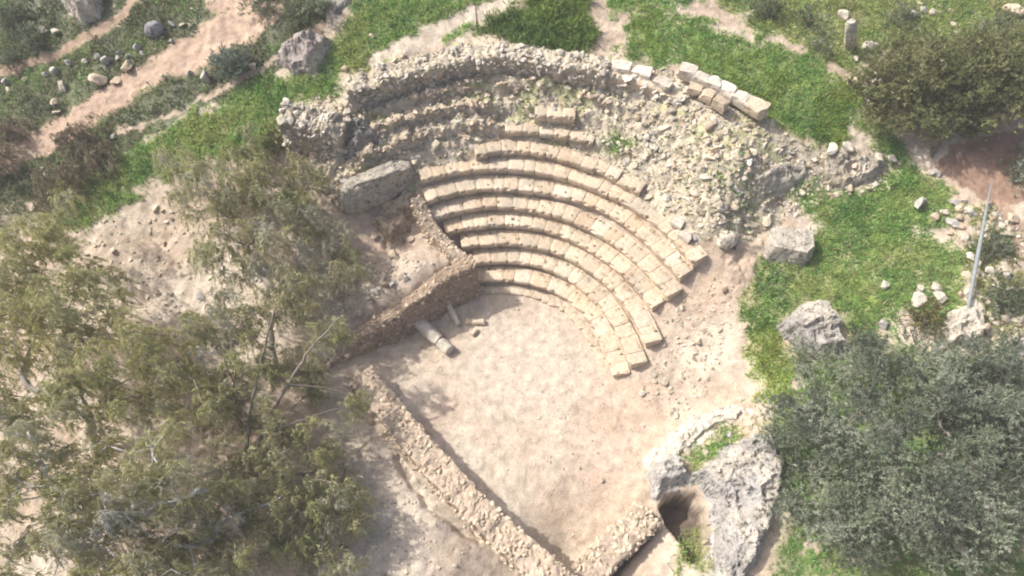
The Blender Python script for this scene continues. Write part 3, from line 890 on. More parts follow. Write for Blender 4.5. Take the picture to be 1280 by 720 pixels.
# squared blocks of the outer wall and fallen architectural pieces
def block_mesh(name, dims, r, tone, rnd=.05):
    V, Fc = ICO[4]
    V = V.copy()
    W = np.sign(V) * np.minimum(np.abs(V) * 1.75, 1.0)
    k = np.linalg.norm(V * 1.75 - W, axis=1)
    W = W * (np.array(dims) / 2)
    for _ in range(5):
        n = unit(r.normal(size=3) + np.array([0, 0, .4])); d = (np.abs(n) @ np.array(dims)) / 2 * r.uniform(.68, .92)
        W -= np.maximum(0, W @ n - d)[:, None] * n
    W += .035 * np.stack([fbm(W + r.random() * 9, 3, 4, 1), fbm(W + 3, 3, 4, 2), fbm(W + 7, 3, 4, 3)], -1)
    return mesh(name, W, Fc, np.clip(tone * (1 + .1 * fbm(W, 2, 3, 4))[:, None], 0, .8))


r = np.random.default_rng(53)
blocks = [
 (857, 100, .75, .6, .55, -.35, 'white squared wall block at the upper end of the crest row, larger than its neighbours'),
 (872, 106, .7, .55, .5, -.5, 'squared pale block second from the upper end of the crest row'),
 (889, 114, .75, .55, .5, -.55, 'squared pale block third from the upper end of the crest row'),
 (905, 123, .7, .6, .5, -.62, 'squared pale block in the middle of the crest row by the meadow'),
 (921, 132, .75, .55, .5, -.66, 'squared pale block next to last in the crest row by the meadow'),
 (940, 144, 1.0, .7, .6, -.68, 'long squared block at lower end of the crest row, its shaded end exposed'),
 (866, 120, .6, .5, .4, -.4, 'cream wall block below the upper end of the crest row'),
 (881, 128, .6, .5, .45, -.6, 'tilted cream wall block below the middle of the crest row'),
 (898, 138, .65, .55, .5, -.7, 'cream wall block with a dark gap beside it, below the crest row'),
 (775, 92, .9, .6, .35, -.15, 'flat bleached slab lying at the start of the low slab wall'),
 (800, 98, .9, .6, .35, -.35, 'flat bleached slab lying midway along the low slab wall'),
 (827, 112, .8, .6, .35, -.7, 'flat bleached slab lying at the far end of the low slab wall'),
 (520, 80, 1.9, .8, .4, .34, 'long pale slab capping the broken outer wall above a dark recess'),
 (868, 322, .6, .5, .4, -.8, 'white block at the outer end of the highest long seat row'),
 (846, 280, .55, .5, .4, -.6, 'bright white block resting on the rubble edge behind the seats'),
 (856, 298, .55, .45, .4, -.7, 'off-white block lying behind the right end of the seats, next to two others'),
 (593, 369, .42, .3, .3, -.2, 'small tan block lying in shade at the foot of the retaining wall near the seats'),
 (579, 362, .4, .35, .35, .4, 'brownish block leaning against the retaining wall, in shade'),
 (539, 388, .4, .35, .35, .3, 'squarish brown block at the foot of the retaining wall behind the column'),
 (601, 362, .3, .25, .3, .2, 'tiny upright block between retaining wall and lowest seat row'),
]
for (u, v, a, b, c, rz, lab) in blocks:
    p = UT(np.array([float(u)]), np.array([float(v)]))[0]
    tone = WHITE * r.uniform(.95, 1.1) if 'white' in lab or 'bleach' in lab or 'pale' in lab else CREAM * r.uniform(.75, .95)
    z = Zs(p[None, :2])[0] + c * .35
    if v < 150 and u > 440: z += .25
    if 'long pale slab' in lab: z = 5.7
    o = obj('stone_block', block_mesh('stone_block', (a, b, c), r, tone), M_STONE, None, (p[0], p[1], z), (r.normal(0, .05), r.normal(0, .05), rz))
    tag(o, lab, 'stone block')


def shaft(name, label, A, B, rad, tone, seed, ends=True):
    """a lying column shaft from ground pixel A to B"""
    a = UT(np.array([float(A[0])]), np.array([float(A[1])]))[0]; b = UT(np.array([float(B[0])]), np.array([float(B[1])]))[0]
    a[2] = Zg(a[None, :2])[0] + rad * .85; b[2] = Zg(b[None, :2])[0] + rad * .85
    ax = b - a; L = np.linalg.norm(ax); ax /= L
    s1 = np.cross(ax, [0, 0, 1]); s1 /= np.linalg.norm(s1); s2 = np.cross(s1, ax)
    n, m = max(6, int(L / .06)), 28
    t = np.linspace(0, 1, n); ph = np.linspace(0, 2 * np.pi, m, endpoint=False)
    rr = rad * (1 - .08 * t)
    V = a + ax * (t[:, None, None] * L) + rr[:, None, None] * (np.cos(ph)[None, :, None] * s1 + np.sin(ph)[None, :, None] * s2)
    W = V.reshape(-1, 3)
    W = W + .055 * np.stack([fbm(W + seed, 3, 4, 1), fbm(W + seed, 3, 4, 2), fbm(W + seed, 3, 4, 3)], -1)
    W = W.reshape(n, m, 3)
    W[0] += (.05 * fbm(W[0] * 3, 1, 2, seed))[:, None] * ax; W[-1] += (.06 * fbm(W[-1] * 3, 1, 2, seed + 1))[:, None] * ax
    W = W.reshape(-1, 3)
    idx = np.arange(n * m).reshape(n, m)
    Q = np.stack([idx[:-1], np.roll(idx[:-1], -1, 1), np.roll(idx[1:], -1, 1), idx[1:]], -1).reshape(-1, 4)
    bg = Bag(); bg.add(W, [Q], np.clip(tone * (1 + .14 * fbm(W, 2.5, 4, seed))[:, None], 0, .8))
    for e in (0, -1):
        ring = W[idx[e]]; c = ring.mean(0) + ax * (-.02 if e == 0 else .02)
        bg.add(np.concatenate([ring, [c]]), np.array([(m, (k + 1) % m, k) if e == 0 else (m, k, (k + 1) % m) for k in range(m)]), tone)
    return tag(obj(name, bg.mesh(name, False, a), M_STONE, None, a), label, 'column')


shaft('fallen_column', 'thickest fallen white column shaft lying on the orchestra floor', (522, 404), (549, 429), .32, WHITE * .98, 3)
shaft('fallen_column', 'short broken column drum lying at the end of the thick white shaft', (551, 432), (563, 441), .29, WHITE * .98, 7)
shaft('fallen_column', 'slim pale column shaft leaning out from the retaining wall', (558, 376), (573, 407), .14, WHITE * 1.0, 11)
shaft('fallen_column', 'short cream column stub lying crosswise on the orchestra floor', (583, 403), (606, 404), .15, CREAM * 1.1, 13)
shaft('fallen_column', 'small half-buried column fragment in front of the cream stub', (596, 413), (589, 420), .12, CREAM * 1.08, 17)

# stones one can pick out in the grass, on the slopes and along the paths
G1 = 'grey boulders strung beside the narrow path'
for (u, v, s) in [(58, 95, .5), (70, 90, .7), (88, 80, .55), (105, 77, .5), (122, 72, .5), (134, 76, .75), (148, 74, .45), (150, 66, .35), (172, 60, .6), (178, 68, .45), (160, 70, .4), (8, 102, .6)]:
    stone(u, v, s * .85, 'grey boulder in the tumbled line below the narrow path', G1, 'grey', name='boulder', cat='boulder')
for (u, v, s, lab) in [
    (80, 110, .5, 'upright white stone at the lower edge of the tumbled boulder line'), (70, 129, .45, 'low pale stone above the dry twiggy bush'), (55, 38, .45, 'white stone in the scrub below the big white corner boulder'), (72, 40, .5, 'flat grey stone beside a white one in the corner scrub'),
    (215, 30, .4, 'cream stone right of the rounded slate-grey boulder'), (229, 32, .35, 'small cream stone at the edge of the broad track'), (215, 53, .35, 'small cream stone below the rounded slate-grey boulder'), (160, 86, .7, 'flat slab perched over the bare track edge'),
    (258, 100, .65, 'cream upright stone beside the blue-grey shrub'), (271, 75, .5, 'cream stone above the blue-grey shrub'), (237, 91, .4, 'low cream stone left of the blue-grey shrub'), (318, 86, .45, 'pale stone where the thin path meets the pink outcrop'),
    (125, 103, .9, 'broad flat brownish rock in the bare earth track'), (146, 102, .5, 'small rock beside the broad flat one in the track'), (143, 171, .3, 'tiny white stone by the end of the thin path'),
    (465, 46, .3, 'single cream stone in the green growth above the outer wall'), (430, 88, .4, 'pale stone at the green edge near the upper wall corner'), (440, 108, .45, 'pale stone on the shoulder of the outer wall corner'),
    (1053, 22, .55, 'pale grey stone on top of the tall white one in the meadow'), (1086, 60, .6, 'flat white stone lying right of the tall white one'), (1070, 74, .35, 'small white stone below the flat white one'), (1067, 105, .55, 'cream stone at the lower end of the bare earth scar'),
    (1142, 20, .6, 'grey round stone at the top between meadow and shrub'), (1154, 13, .4, 'white stone second along the top meadow'), (1165, 14, .45, 'white stone third along the top meadow'), (1174, 15, .25, 'tiny white stone fourth along the top meadow'), (1189, 13, .25, 'lone tiny white stone in the top meadow'), (1192, 31, .35, 'white stone just above the dark tree crown'), (1226, 37, .5, 'grey upright stone above the dark tree crown'), (1265, 16, .9, 'long pale stone along the terrace edge at top right'),
    (1147, 256, .7, 'upright grey rock in the dense green below the dark tree'),
    (1168, 358, .5, 'white flat stone in the grass, upper of two'), (1174, 371, .6, 'white flat stone in the grass, lower of two'), (1146, 376, .65, 'pale stone beside the two white flat ones'), (1148, 362, .35, 'small pale stone above the two white flat ones'), (1105, 357, .4, 'tiny white stone amid the open grass field'), (1105, 406, .55, 'grey stone above the olive crown in the grass field'), (1236, 340, .4, 'lone white stone right of the leaning pole'), (1265, 274, .5, 'pinkish stone on the bare strip at the far right'), (1225, 412, .5, 'cream upright stone at the right of the pole outcrop'),
    (1035, 193, .55, 'white block on the left of the grey crevice rock'), (1055, 192, .55, 'white block on top of the grey crevice rock'), (1096, 204, .5, 'white block right of the grey crevice rock'), (1110, 206, .45, 'white block at the grass edge right of the crevice rock'), (1065, 214, .4, 'cream block low on the crevice rock'), (1062, 236, .45, 'cream block at the foot of the crevice rock'),
    (930, 408, .3, 'small cream stone on the slope by the grass tip'), (872, 428, .35, 'pale stone alone on the bare slope beside the row ends'), (752, 601, .25, 'small cream stone alone on the floor near the cross wall'), (470, 297, .4, 'light stone in the shaded pocket, nearer the seats'), (492, 318, .5, 'pale flat stone lying on the bare platform'), (512, 296, .38, 'single pale stone in the back of the shaded pocket')]:
    stone(u, v, s, lab, None, 'white' if 'white' in lab else ('grey' if 'grey' in lab else 'cream'), lift=.3 if 'crevice rock' in lab and 'foot' not in lab else 0., sq=(1, .8, 1.1) if 'tall' in lab or 'upright' in lab else (1, .85, .65))
for (u, v, s) in [(1190, 254, .45), (1198, 260, .35), (1212, 267, .5), (1188, 280, .6), (1168, 272, .45), (1196, 274, .4), (1200, 283, .35), (1206, 297, .4), (1187, 291, .3), (1180, 266, .35), (1205, 252, .35), (1164, 216, .4), (1172, 219, .35), (1245, 268, .35), (1252, 282, .35)]:
    stone(u, v, s, 'pale stone in the little heap left of the leaning pole', 'stones heaped beside the leaning pole')

# ------------------------------------------------------------------ vegetation
def leaves(P, D, ln, wd, r):
    """one narrow four-cornered leaf per point P along direction D"""
    n = len(P)
    X = r.normal(size=(n, 3)); X -= (X * D).sum(1)[:, None] * D
    X /= np.linalg.norm(X, axis=1, keepdims=True) + 1e-9
    ln = ln[:, None]; wd = wd[:, None]
    V = np.stack([P, P + D * ln * .45 + X * wd * .5, P + D * ln, P + D * ln * .45 - X * wd * .5], 1)
    Q = np.arange(4 * n).reshape(n, 4)
    return V.reshape(-1, 3), Q




def tube(bag, P, R, col, sides=6):
    P = np.asarray(P, float); n = len(P)
    T = unit(np.gradient(P, axis=0))
    ref = np.where(np.abs(T[:, 2:3]) > .9, np.array([[1., 0, 0]]), np.array([[0, 0, 1.]]))
    A = unit(np.cross(T, ref)); B = np.cross(T, A)
    ph = np.linspace(0, 2 * np.pi, sides, endpoint=False)
    V = P[:, None] + np.asarray(R)[:, None, None] * (np.cos(ph)[None, :, None] * A[:, None] + np.sin(ph)[None, :, None] * B[:, None])
    idx = np.arange(n * sides).reshape(n, sides)
    Q = np.stack([idx[:-1], np.roll(idx[:-1], -1, 1), np.roll(idx[1:], -1, 1), idx[1:]], -1).reshape(-1, 4)
    bag.add(V.reshape(-1, 3), [Q], col)


def tree(name, label, cat, base, ells, nclump, kind, seed, trunk_h=.3, group=None, palette=None, dens=1.0, barkc=(.30, .26, .22), baser=.22, limbs=()):
    r = np.random.default_rng(seed)
    b = UT(np.array([float(base[0])]), np.array([float(base[1])]))[0]
    b[2] = Zg(b[None, :2])[0] - .1
    E = [(U(u, v, z * ZS) if z else UT(np.array([float(u)]), np.array([float(v)]), .4)[0], np.array(rad if np.ndim(rad) else (rad, rad, rad * .8))) for u, v, z, rad in ells]
    vol = np.array([np.prod(e[1])**.75 for e in E]); vol /= vol.sum()
    C = []
    tries = 0
    while len(C) < nclump and tries < 20000:
        tries += 1
        e = E[r.choice(len(E), p=vol)]
        d = unit(r.normal(size=3)) * r.random()**.42
        c = e[0] + d * e[1]
        if c[2] < Zs(c[None, :2])[0] + .2: continue
        if C and np.min(np.linalg.norm(np.array(C) - c, axis=1)) < (.44 if kind == 'weeping' else .42): continue
        C.append(c)
    C = np.array(C)
    cen = C.mean(0)
    # skeleton
    nodes = [b]; par = [-1]
    fork = b + (cen - b) * trunk_h
    fork[2] = b[2] + (cen[2] - b[2]) * max(trunk_h, .25)
    for t in np.linspace(.2, 1, 6):
        p = b + (fork - b) * t + r.normal(0, .05, 3) * (t < 1)
        par.append(len(nodes) - 1); nodes.append(p)
    floor_r = {}
    for lb, (ra, rb) in limbs:
        q = np.array(lb, float)
        q = resample(U(q[:, 0], q[:, 1], q[:, 2] * ZS), .3)
        q[1:] += r.normal(0, .03, q[1:].shape)
        last = int(np.linalg.norm(np.array(nodes) - q[0], axis=1).argmin())
        for k, p in enumerate(q):
            par.append(last); nodes.append(p); last = len(nodes) - 1
            floor_r[last] = ra + (rb - ra) * k / (len(q) - 1)
    order = np.argsort(np.linalg.norm(C - nodes[-1], axis=1))
    tips = []
    for k in order:
        c = C[k]
        NA = np.array(nodes[3:])
        dd = np.linalg.norm(NA - c, axis=1) + .35 * np.maximum(0, NA[:, 2] - c[2])
        j = int(dd.argmin()) + 3
        p0 = nodes[j]; L = np.linalg.norm(c - p0)
        n = max(2, int(L / .35))
        last = j
        side = r.normal(0, .075 * L, 3); side[2] = abs(side[2]) * .6
        for t in np.linspace(1 / n, 1, n):
            p = p0 + (c - p0) * t + side * math.sin(math.pi * t) + r.normal(0, .025, 3)
            par.append(last); nodes.append(p); last = len(nodes) - 1
        tips.append(last)
    N = np.array(nodes); par = np.array(par)
    cnt = np.zeros(len(N))
    for t in tips:
        while t >= 0:
            cnt[t] += 1; t = par[t]
    rad = .010 + baser * (cnt / cnt.max())**.8 * .8
    for k, q in floor_r.items(): rad[k] = max(q, min(rad[k], q * 1.8))
    kids = {}
    for i, p in enumerate(par): kids.setdefault(p, []).append(i)
    root = empty(name, b)
    tag(root, label, cat, group)
    bg = Bag()
    stack = [(0, None)]
    while stack:
        i, pr = stack.pop()
        ch = [N[pr]] if pr is not None else []
        rr = [min(rad[pr], rad[i] * 1.25)] if pr is not None else []
        while True:
            ch.append(N[i]); rr.append(rad[i])
            ks = kids.get(i, [])
            if not ks: break
            ks = sorted(ks, key=lambda q: -cnt[q])
            for q in ks[1:]: stack.append((q, i))
            i = ks[0]
        if len(ch) > 1:
            tube(bg, ch, rr, np.array(barkc) * r.uniform(.8, 1.25), 8 if rr[0] > .06 else 5)
    # leaf sprays
    pal = np.array(palette)
    LP, LD, LL, LW, LC = [], [], [], [], []
    for c in C:
        k = r.random() * (len(pal) - 1); i0 = int(k)
        tone = (pal[i0] + (pal[min(i0 + 1, len(pal) - 1)] - pal[i0]) * (k - i0)) * r.uniform(.7, 1.3) * (1 + .35 * float(fbm(c * 1.0, .7, 3, seed)))
        out = unit(c - cen)
        if kind == 'weeping':
            ns = int(r.integers(13, 20) * dens)
            for _ in range(ns):
                d = unit(r.normal(size=3) * np.array([1, 1, .35]) + out * .5)
                L = r.uniform(.5, 1.25)
                n = int(r.integers(26, 42))
                t = np.sort(r.random(n))
                c2 = c + r.normal(0, .15, 3)
                P = c2 + d * (t**.7 * L * .5)[:, None]; P[:, 2] += .22 * np.sin(t * 2.2) - .95 * L * t**1.7
                D = unit(d * .3 + r.normal(0, .38, (n, 3)) + np.array([0, 0, -.9]))
                LP.append(P); LD.append(D); LL.append(r.uniform(.14, .28, n)); LW.append(r.uniform(.022, .038, n))
                LC.append(tone * (1 + .12 * r.normal()) * (1 + .22 * r.normal(size=(n, 1))))
                if r.random() < .22:
                    tt = np.linspace(0, 1, 6); Q = c2 + d * (tt**.7 * L * .5)[:, None]; Q[:, 2] += .22 * np.sin(tt * 2.2) - .95 * L * tt**1.7
                    tube(bg, Q, np.full(6, .008), np.array(barkc) * .9, 3)
        else:
            ns = int(r.integers(23, 34) * dens)
            for _ in range(ns):
                o = r.normal(0, 1, 3) * np.array([.25, .25, .19])
                d = unit(r.normal(size=3) * .7 + out * .6 + np.array([0, 0, .75]))
                n = int(r.integers(16, 26)); L = r.uniform(.15, .4)
                t = r.random(n)
                P = c + o + d * (t * L)[:, None]
                D = unit(d * .8 + r.normal(0, .65, (n, 3)))
                LP.append(P); LD.append(D); LL.append(r.uniform(.07, .15, n)); LW.append(r.uniform(.024, .045, n))
                LC.append(tone * (1 + .15 * r.normal()) * (1 + .2 * r.normal(size=(n, 1))))
    P = np.concatenate(LP); D = np.concatenate(LD); Cc = np.clip(np.concatenate(LC), .01, .5)
    V, Q = leaves(P, D, np.concatenate(LL), np.concatenate(LW), r)
    obj('trunk', bg.mesh('trunk', True, b), M_BARK, root)
    obj('crown', mesh('crown', V - b, Q, np.repeat(Cc, 4, 0)), M_LEAF, root)
    return root


EUC = [(0.433, 0.464, 0.211), (0.615, 0.609, 0.302), (0.597, 0.527, 0.302), (0.397, 0.427, 0.184), (0.761, 0.719, 0.401)]
OLV = [(0.144, 0.176, 0.129), (0.24, 0.287, 0.215), (0.369, 0.415, 0.32), (0.191, 0.24, 0.16), (0.32, 0.369, 0.271)]
DRK = [(0.175, 0.193, 0.094), (0.234, 0.251, 0.115), (0.304, 0.305, 0.157), (0.162, 0.193, 0.084)]
tree('eucalyptus_tree', 'tall drooping eucalyptus nearest the stage wall, with pale forked limbs', 'tree', (300, 660), [(330, 560, 2.9, 2.1), (390, 620, 2.7, 1.8), (300, 640, 3.2, 2.3), (425, 560, 2.3, 1.0), (375, 470, 2.6, 1.3), (405, 690, 2.4, 1.6), (300, 470, 3.5, 1.9), (435, 640, 2.1, 1.0), (408, 425, 3.5, .8), (445, 500, 2.7, .7)], 165, 'weeping', 101, .3, 'eucalyptus trees', EUC, .95, (.20, .17, .145), .2, limbs=[([(292, 640, 1.4), (300, 590, 2.4), (330, 535, 3.1), (355, 482, 3.6), (386, 432, 3.9), (422, 398, 4.2)], (.13, .03)), ([(306, 570, 2.8), (316, 480, 3.7), (327, 430, 4.1), (345, 385, 4.4)], (.09, .03)), ([(332, 545, 3.1), (385, 515, 3.3), (440, 505, 3.2)], (.06, .015)), ([(360, 480, 3.6), (430, 470, 3.3), (455, 500, 2.9)], (.045, .012)), ([(335, 600, 2.4), (370, 590, 2.7), (410, 585, 2.8)], (.07, .02))])
tree('eucalyptus_tree', 'open eucalyptus crown reaching up beside the dark-faced outcrop', 'tree', (345, 480), [(265, 225, 4.6, 1.8), (340, 235, 4.3, 1.7), (300, 310, 4.0, 1.7), (425, 320, 2.9, 1.3), (385, 280, 3.6, 1.2), (360, 360, 3.2, 1.3), (290, 390, 3.8, 1.3), (390, 205, 4.6, 1.0), (225, 205, 4.4, 1.0), (310, 185, 4.6, 1.2)], 165, 'weeping', 102, .35, 'eucalyptus trees', EUC, .85, (.36, .33, .30), .16)
tree('eucalyptus_tree', 'yellowish eucalyptus filling the left edge of the view', 'tree', (120, 560), [(40, 330, 5, 2.0), (90, 400, 5, 2.2), (20, 440, 5.2, 2.4), (130, 470, 5.2, 2.1), (60, 270, 4.2, 1.3), (200, 440, 4.6, 1.6), (-40, 380, 5, 2), (110, 350, 4.2, 1.1), (230, 500, 4.2, 1.6)], 175, 'weeping', 103, .3, 'eucalyptus trees', [(0.463, 0.45, 0.178), (0.597, 0.559, 0.228), (0.514, 0.458, 0.228), (0.346, 0.383, 0.153), (0.631, 0.593, 0.278)], .95, (.34, .31, .28), .2, limbs=[([(118, 555, 1.0), (110, 510, 2.2), (100, 480, 3.2), (85, 440, 4.4)], (.12, .05)), ([(112, 520, 2.0), (60, 495, 3.4), (10, 492, 4.4)], (.06, .02)), ([(112, 520, 2.0), (75, 545, 2.8), (68, 500, 4.0)], (.05, .015))])
tree('eucalyptus_tree', 'pale feathery eucalyptus in the bottom corner with a smooth white trunk', 'tree', (262, 705), [(120, 640, 5.5, 2.2), (60, 580, 5.5, 2.3), (190, 600, 5.5, 1.9), (20, 680, 5.5, 2.2), (160, 710, 5, 2.0), (230, 690, 4.2, 1.5), (-30, 560, 5, 2)], 175, 'weeping', 104, .28, 'eucalyptus trees', [(0.368, 0.382, 0.17), (0.613, 0.599, 0.281), (0.491, 0.442, 0.229), (0.335, 0.364, 0.17), (0.718, 0.686, 0.368)], .95, (.5, .5, .52), .24, limbs=[([(262, 712, .6), (262, 690, 1.5), (259, 662, 2.6), (245, 620, 3.8)], (.26, .10)), ([(258, 660, 2.7), (320, 632, 3.6), (352, 622, 3.8)], (.11, .03))])
tree('olive_tree', 'broad grey-green olive tree spreading over the bottom right', 'tree', (1120, 640), [(1005, 520, 3.2, 1.5), (1095, 500, 3.8, 1.9), (1190, 480, 4.0, 2.0), (1260, 540, 4.2, 2.3), (1130, 600, 4.0, 2.2), (1040, 610, 3.2, 1.5), (1200, 640, 3.8, 2.0), (1020, 460, 2.9, .9), (1090, 440, 3.2, .9), (1300, 620, 4, 2), (1060, 660, 3.0, 1.2), (1250, 455, 3.6, 1.2), (985, 570, 2.3, .9), (990, 620, 2.2, .8)], 330, 'tufted', 105, .3, None, OLV, 1.15, (.30, .27, .24), .2)
tree('carob_tree', 'dark olive-green bushy tree with bare limbs showing underneath, above the grass', 'tree', (1165, 196), [(1105, 108, 6.2, 1.2), (1150, 88, 6.8, 1.6), (1210, 90, 7.0, 1.8), (1265, 100, 7.0, 1.8), (1160, 135, 6.0, 1.2), (1215, 130, 6.2, 1.3), (1125, 65, 6.6, .9), (1290, 70, 7, 1.5), (1105, 150, 5.6, .7)], 290, 'tufted', 106, .3, None, DRK, 1.1, (.25, .19, .15), .16)
tree('shrub', 'grey-green shrub cut by the right edge beside the bare strip', 'shrub', (1282, 232), [(1282, 222, None, .75)], 14, 'tufted', 107, .3, None, OLV, 1.0, (.25, .2, .16), .04)
tree('twiggy_bush', 'dry brownish twiggy bush at the left below the broad track', 'bush', (110, 205), [(100, 170, 3.6, 1.0), (125, 200, 3.2, .9), (85, 210, 3.2, .9), (60, 230, 3.0, .9)], 40, 'weeping', 108, .2, None, [(0.297, 0.243, 0.176), (0.23, 0.216, 0.135), (0.351, 0.284, 0.203)], .5, (.30, .24, .18), .06)
tree('twiggy_bush', 'pale dry bush at the left edge beside the scrub', 'bush', (10, 190), [(5, 165, 3.4, .9), (-15, 190, 3.2, 1.0)], 24, 'weeping', 109, .2, None, [(0.338, 0.27, 0.203), (0.257, 0.23, 0.162)], .5, (.32, .26, .2), .05)
tree('shrub', 'blue-grey rounded shrub beside the cream stones by the track', 'shrub', (293, 92), [(292, 86, None, (.75, .6, .4))], 16, 'tufted', 110, .2, None, [(.17, .22, .18), (.21, .26, .21)], 1.0, (.25, .2, .16), .04)
tree('sapling', 'thin sapling with bare stem beside the rounded white boulder', 'sapling', (919, 312), [(921, 292, 3.7, .28)], 5, 'tufted', 111, .6, None, OLV, .4, (.2, .16, .12), .03)
for k, (u, v, z, rad, lab) in enumerate([(330, 14, 6.3, .8, 'grey-green shrub near the top of the broad track'), (372, 26, 6.3, .7, 'blue-grey shrub above the pink outcrop'), (400, 14, 6.5, .7, 'blue-grey shrub at the top edge beside the dark rock patch'), (20, 28, 5.2, 1.0, 'dark grey-green shrub in the top left scrub'), (40, 55, 5.0, .8, 'dull grey shrub below another in the corner scrub'), (12, 80, 4.6, .6, 'dark shrub at the left end of the narrow path'), (1125, 30, 6.3, .7, 'grey-green shrub between the tall white stone and the dark tree'), (1245, 40, 6.2, .7, 'pale shrub on the terrace above the dark tree'), (1005, 30, 6.4, .6, 'small blue-green shrub in the upper meadow'), (955, 18, 6.5, .6, 'blue-green shrub at the top meadow edge by the bare scar'), (1020, 60, 6.0, .4, 'little grey shrub beside the bare scar'),
    (345, 190, 4.3, .7, 'olive shrub at the foot of the flat-topped wall end'), (400, 165, 4.4, .5, 'yellowish shrub hanging on the wall end'), (1062, 430, 2.9, .45, 'small grey shrub at the shaded side of the pitted rock'), (1150, 405, 3.4, .7, 'grey straggly shrub above the olive crown'), (1250, 375, 3.9, .8, 'grey-green straggly shrub right of the leaning pole'), (1240, 310, 4.2, .5, 'low grey shrub halfway along the leaning pole')]):
    tree('shrub', lab, 'shrub', (u, v + 6), [(u, v, None, (rad * .7, rad * .6, .28))], int(6 + 9 * rad), 'tufted', 120 + k, .2, None, [(.15, .185, .11), (.22, .26, .17)] if 'olive' not in lab and 'yellow' not in lab else [(.14, .14, .06), (.2, .19, .08)], .85, (.25, .2, .16), .03)

# grass and weeds: uncountable
def grass_bag(zones, r, name, label):
    Pn, Dn, Ln, Wn, Cn = [], [], [], [], []
    for k, dens, ln, bare, cols in zones:
        pg = GR[k] if isinstance(k, str) else k
        area = .5 * abs(np.dot(pg[:, 0], np.roll(pg[:, 1], 1)) - np.dot(pg[:, 1], np.roll(pg[:, 0], 1)))
        n = int(area * dens)
        lo, hi = pg.min(0) - .8, pg.max(0) + .8
        q = lo + r.random((int(n * np.prod(hi - lo) / area), 2)) * (hi - lo)
        q = q[r.random(len(q)) < gmask(q, pg, bare)]
        cl = fbm(q, .8, 4, 130); cl2 = fbm(q, 3.5, 3, 133)
        keep = r.random(len(q)) < np.clip(.9 + .6 * cl2, .3, 1)
        q, cl, cl2 = q[keep], cl[keep], cl2[keep]
        for pl, wd_, cc_ in PATHS:
            if not len(q): break
            d_, _ = linedist(warp(q, .25, 2.2, 2), poly(pl))
            q = q[d_ > wd_ * r.uniform(.7, 1.25, len(q))]
        cl = fbm(q, .8, 4, 130); cl2 = fbm(q, 3.5, 3, 133)
        P = np.concatenate([q, (Zg(q) - .01)[:, None]], 1)
        P[:, 2] += (name == 'undergrowth') * np.clip(.35 + .9 * fbm(q, 1.3, 3, 181), 0, 1) * .55 * r.random(len(q))
        D = unit(r.normal(0, .7, (len(q), 3)) + np.array([0, 0, .75]))
        c = np.array(cols)
        t = np.clip(.5 + 1.0 * cl + .25 * r.normal(size=len(q)), 0, .999) * (len(c) - 1)
        i0 = t.astype(int)
        cc = c[i0] + (c[np.minimum(i0 + 1, len(c) - 1)] - c[i0]) * (t - i0)[:, None]
        Pn.append(P); Dn.append(D); Ln.append(ln * r.uniform(.5, 1.3, len(q)) * np.clip(1 + .6 * cl2, .6, 1.6)); Wn.append(r.uniform(.03, .065, len(q)))
        Cn.append(cc * (1 + .2 * r.normal(size=(len(q), 1))))
    V, Q = leaves(np.concatenate(Pn), np.concatenate(Dn), np.concatenate(Ln), np.concatenate(Wn), r)
    o = obj(name, mesh(name, V, Q, np.clip(np.repeat(np.concatenate(Cn), 4, 0), .01, .55)), M_GRASS)
    return tag(o, label, 'grass', kind='stuff')


r = np.random.default_rng(77)
LG = [(0.236, 0.396, 0.126), (0.338, 0.505, 0.16), (0.457, 0.559, 0.195), (0.574, 0.577, 0.26)]
MG = [(0.19, 0.367, 0.11), (0.286, 0.508, 0.151), (0.4, 0.59, 0.189)]
DG = [(0.129, 0.22, 0.064), (0.216, 0.32, 0.09), (0.301, 0.405, 0.112)]
SG = [(.09, .13, .05), (.14, .18, .08), (.22, .23, .12)]
LM = [(0.242, 0.352, 0.055), (0.352, 0.418, 0.077), (0.418, 0.44, 0.099)]
grass_bag([('lime', 700, .16, .8, LM), ('lime2', 600, .16, .8, LM), ('field', 1000, .13, .8, MG + [LG[2]]), ('meadow', 1000, .13, .9, MG + LM[:1]), ('topright', 600, .14, .75, LG), ('upperleft', 700, .22, .8, MG + [LG[2]]), ('smallpatch', 480, .2, .62, MG), ('band', 760, .22, .85, MG + [LG[2]]), ('topmass2', 420, .24, .62, MG),
           ('shoulder', 800, .14, .8, MG), ('patch', 800, .25, .9, LG[:2]), ('pitgreen', 420, .3, .7, LG), ('ledge', 600, .25, .7, MG + [LG[2]])], r, 'grass', 'bright spring grass and low weeds covering the slopes and fields')
grass_bag([('topmass', 900, .36, .9, DG)], r, 'undergrowth', 'dense dark green undergrowth spilling over the top of the outer wall')
ST = [(.20, .24, .09), (.36, .33, .15), (.27, .30, .13), (.16, .24, .08)]
grass_bag([('field', 45, .34, .9, ST), ('meadow', 50, .3, .9, ST), ('topright', 60, .32, .9, ST), ('upperleft', 45, .36, .9, ST), ('band', 50, .36, .9, ST), ('rightmix', 200, .2, .42, SG + [LG[2]]), ('underolive', 220, .22, .42, MG), ('leftscrub', 160, .22, .42, SG), (SCRUBP, 330, .18, .5, [(.06, .10, .035)] + SG + [MG[1]]), (RUBP, 34, .18, .9, [(.14, .18, .05), (.20, .23, .07), (.27, .25, .11)]), ('slopeweeds', 150, .16, .05, MG + LG)], r, 'weeds', 'sparse grey-green weeds among the rubble and scrub')

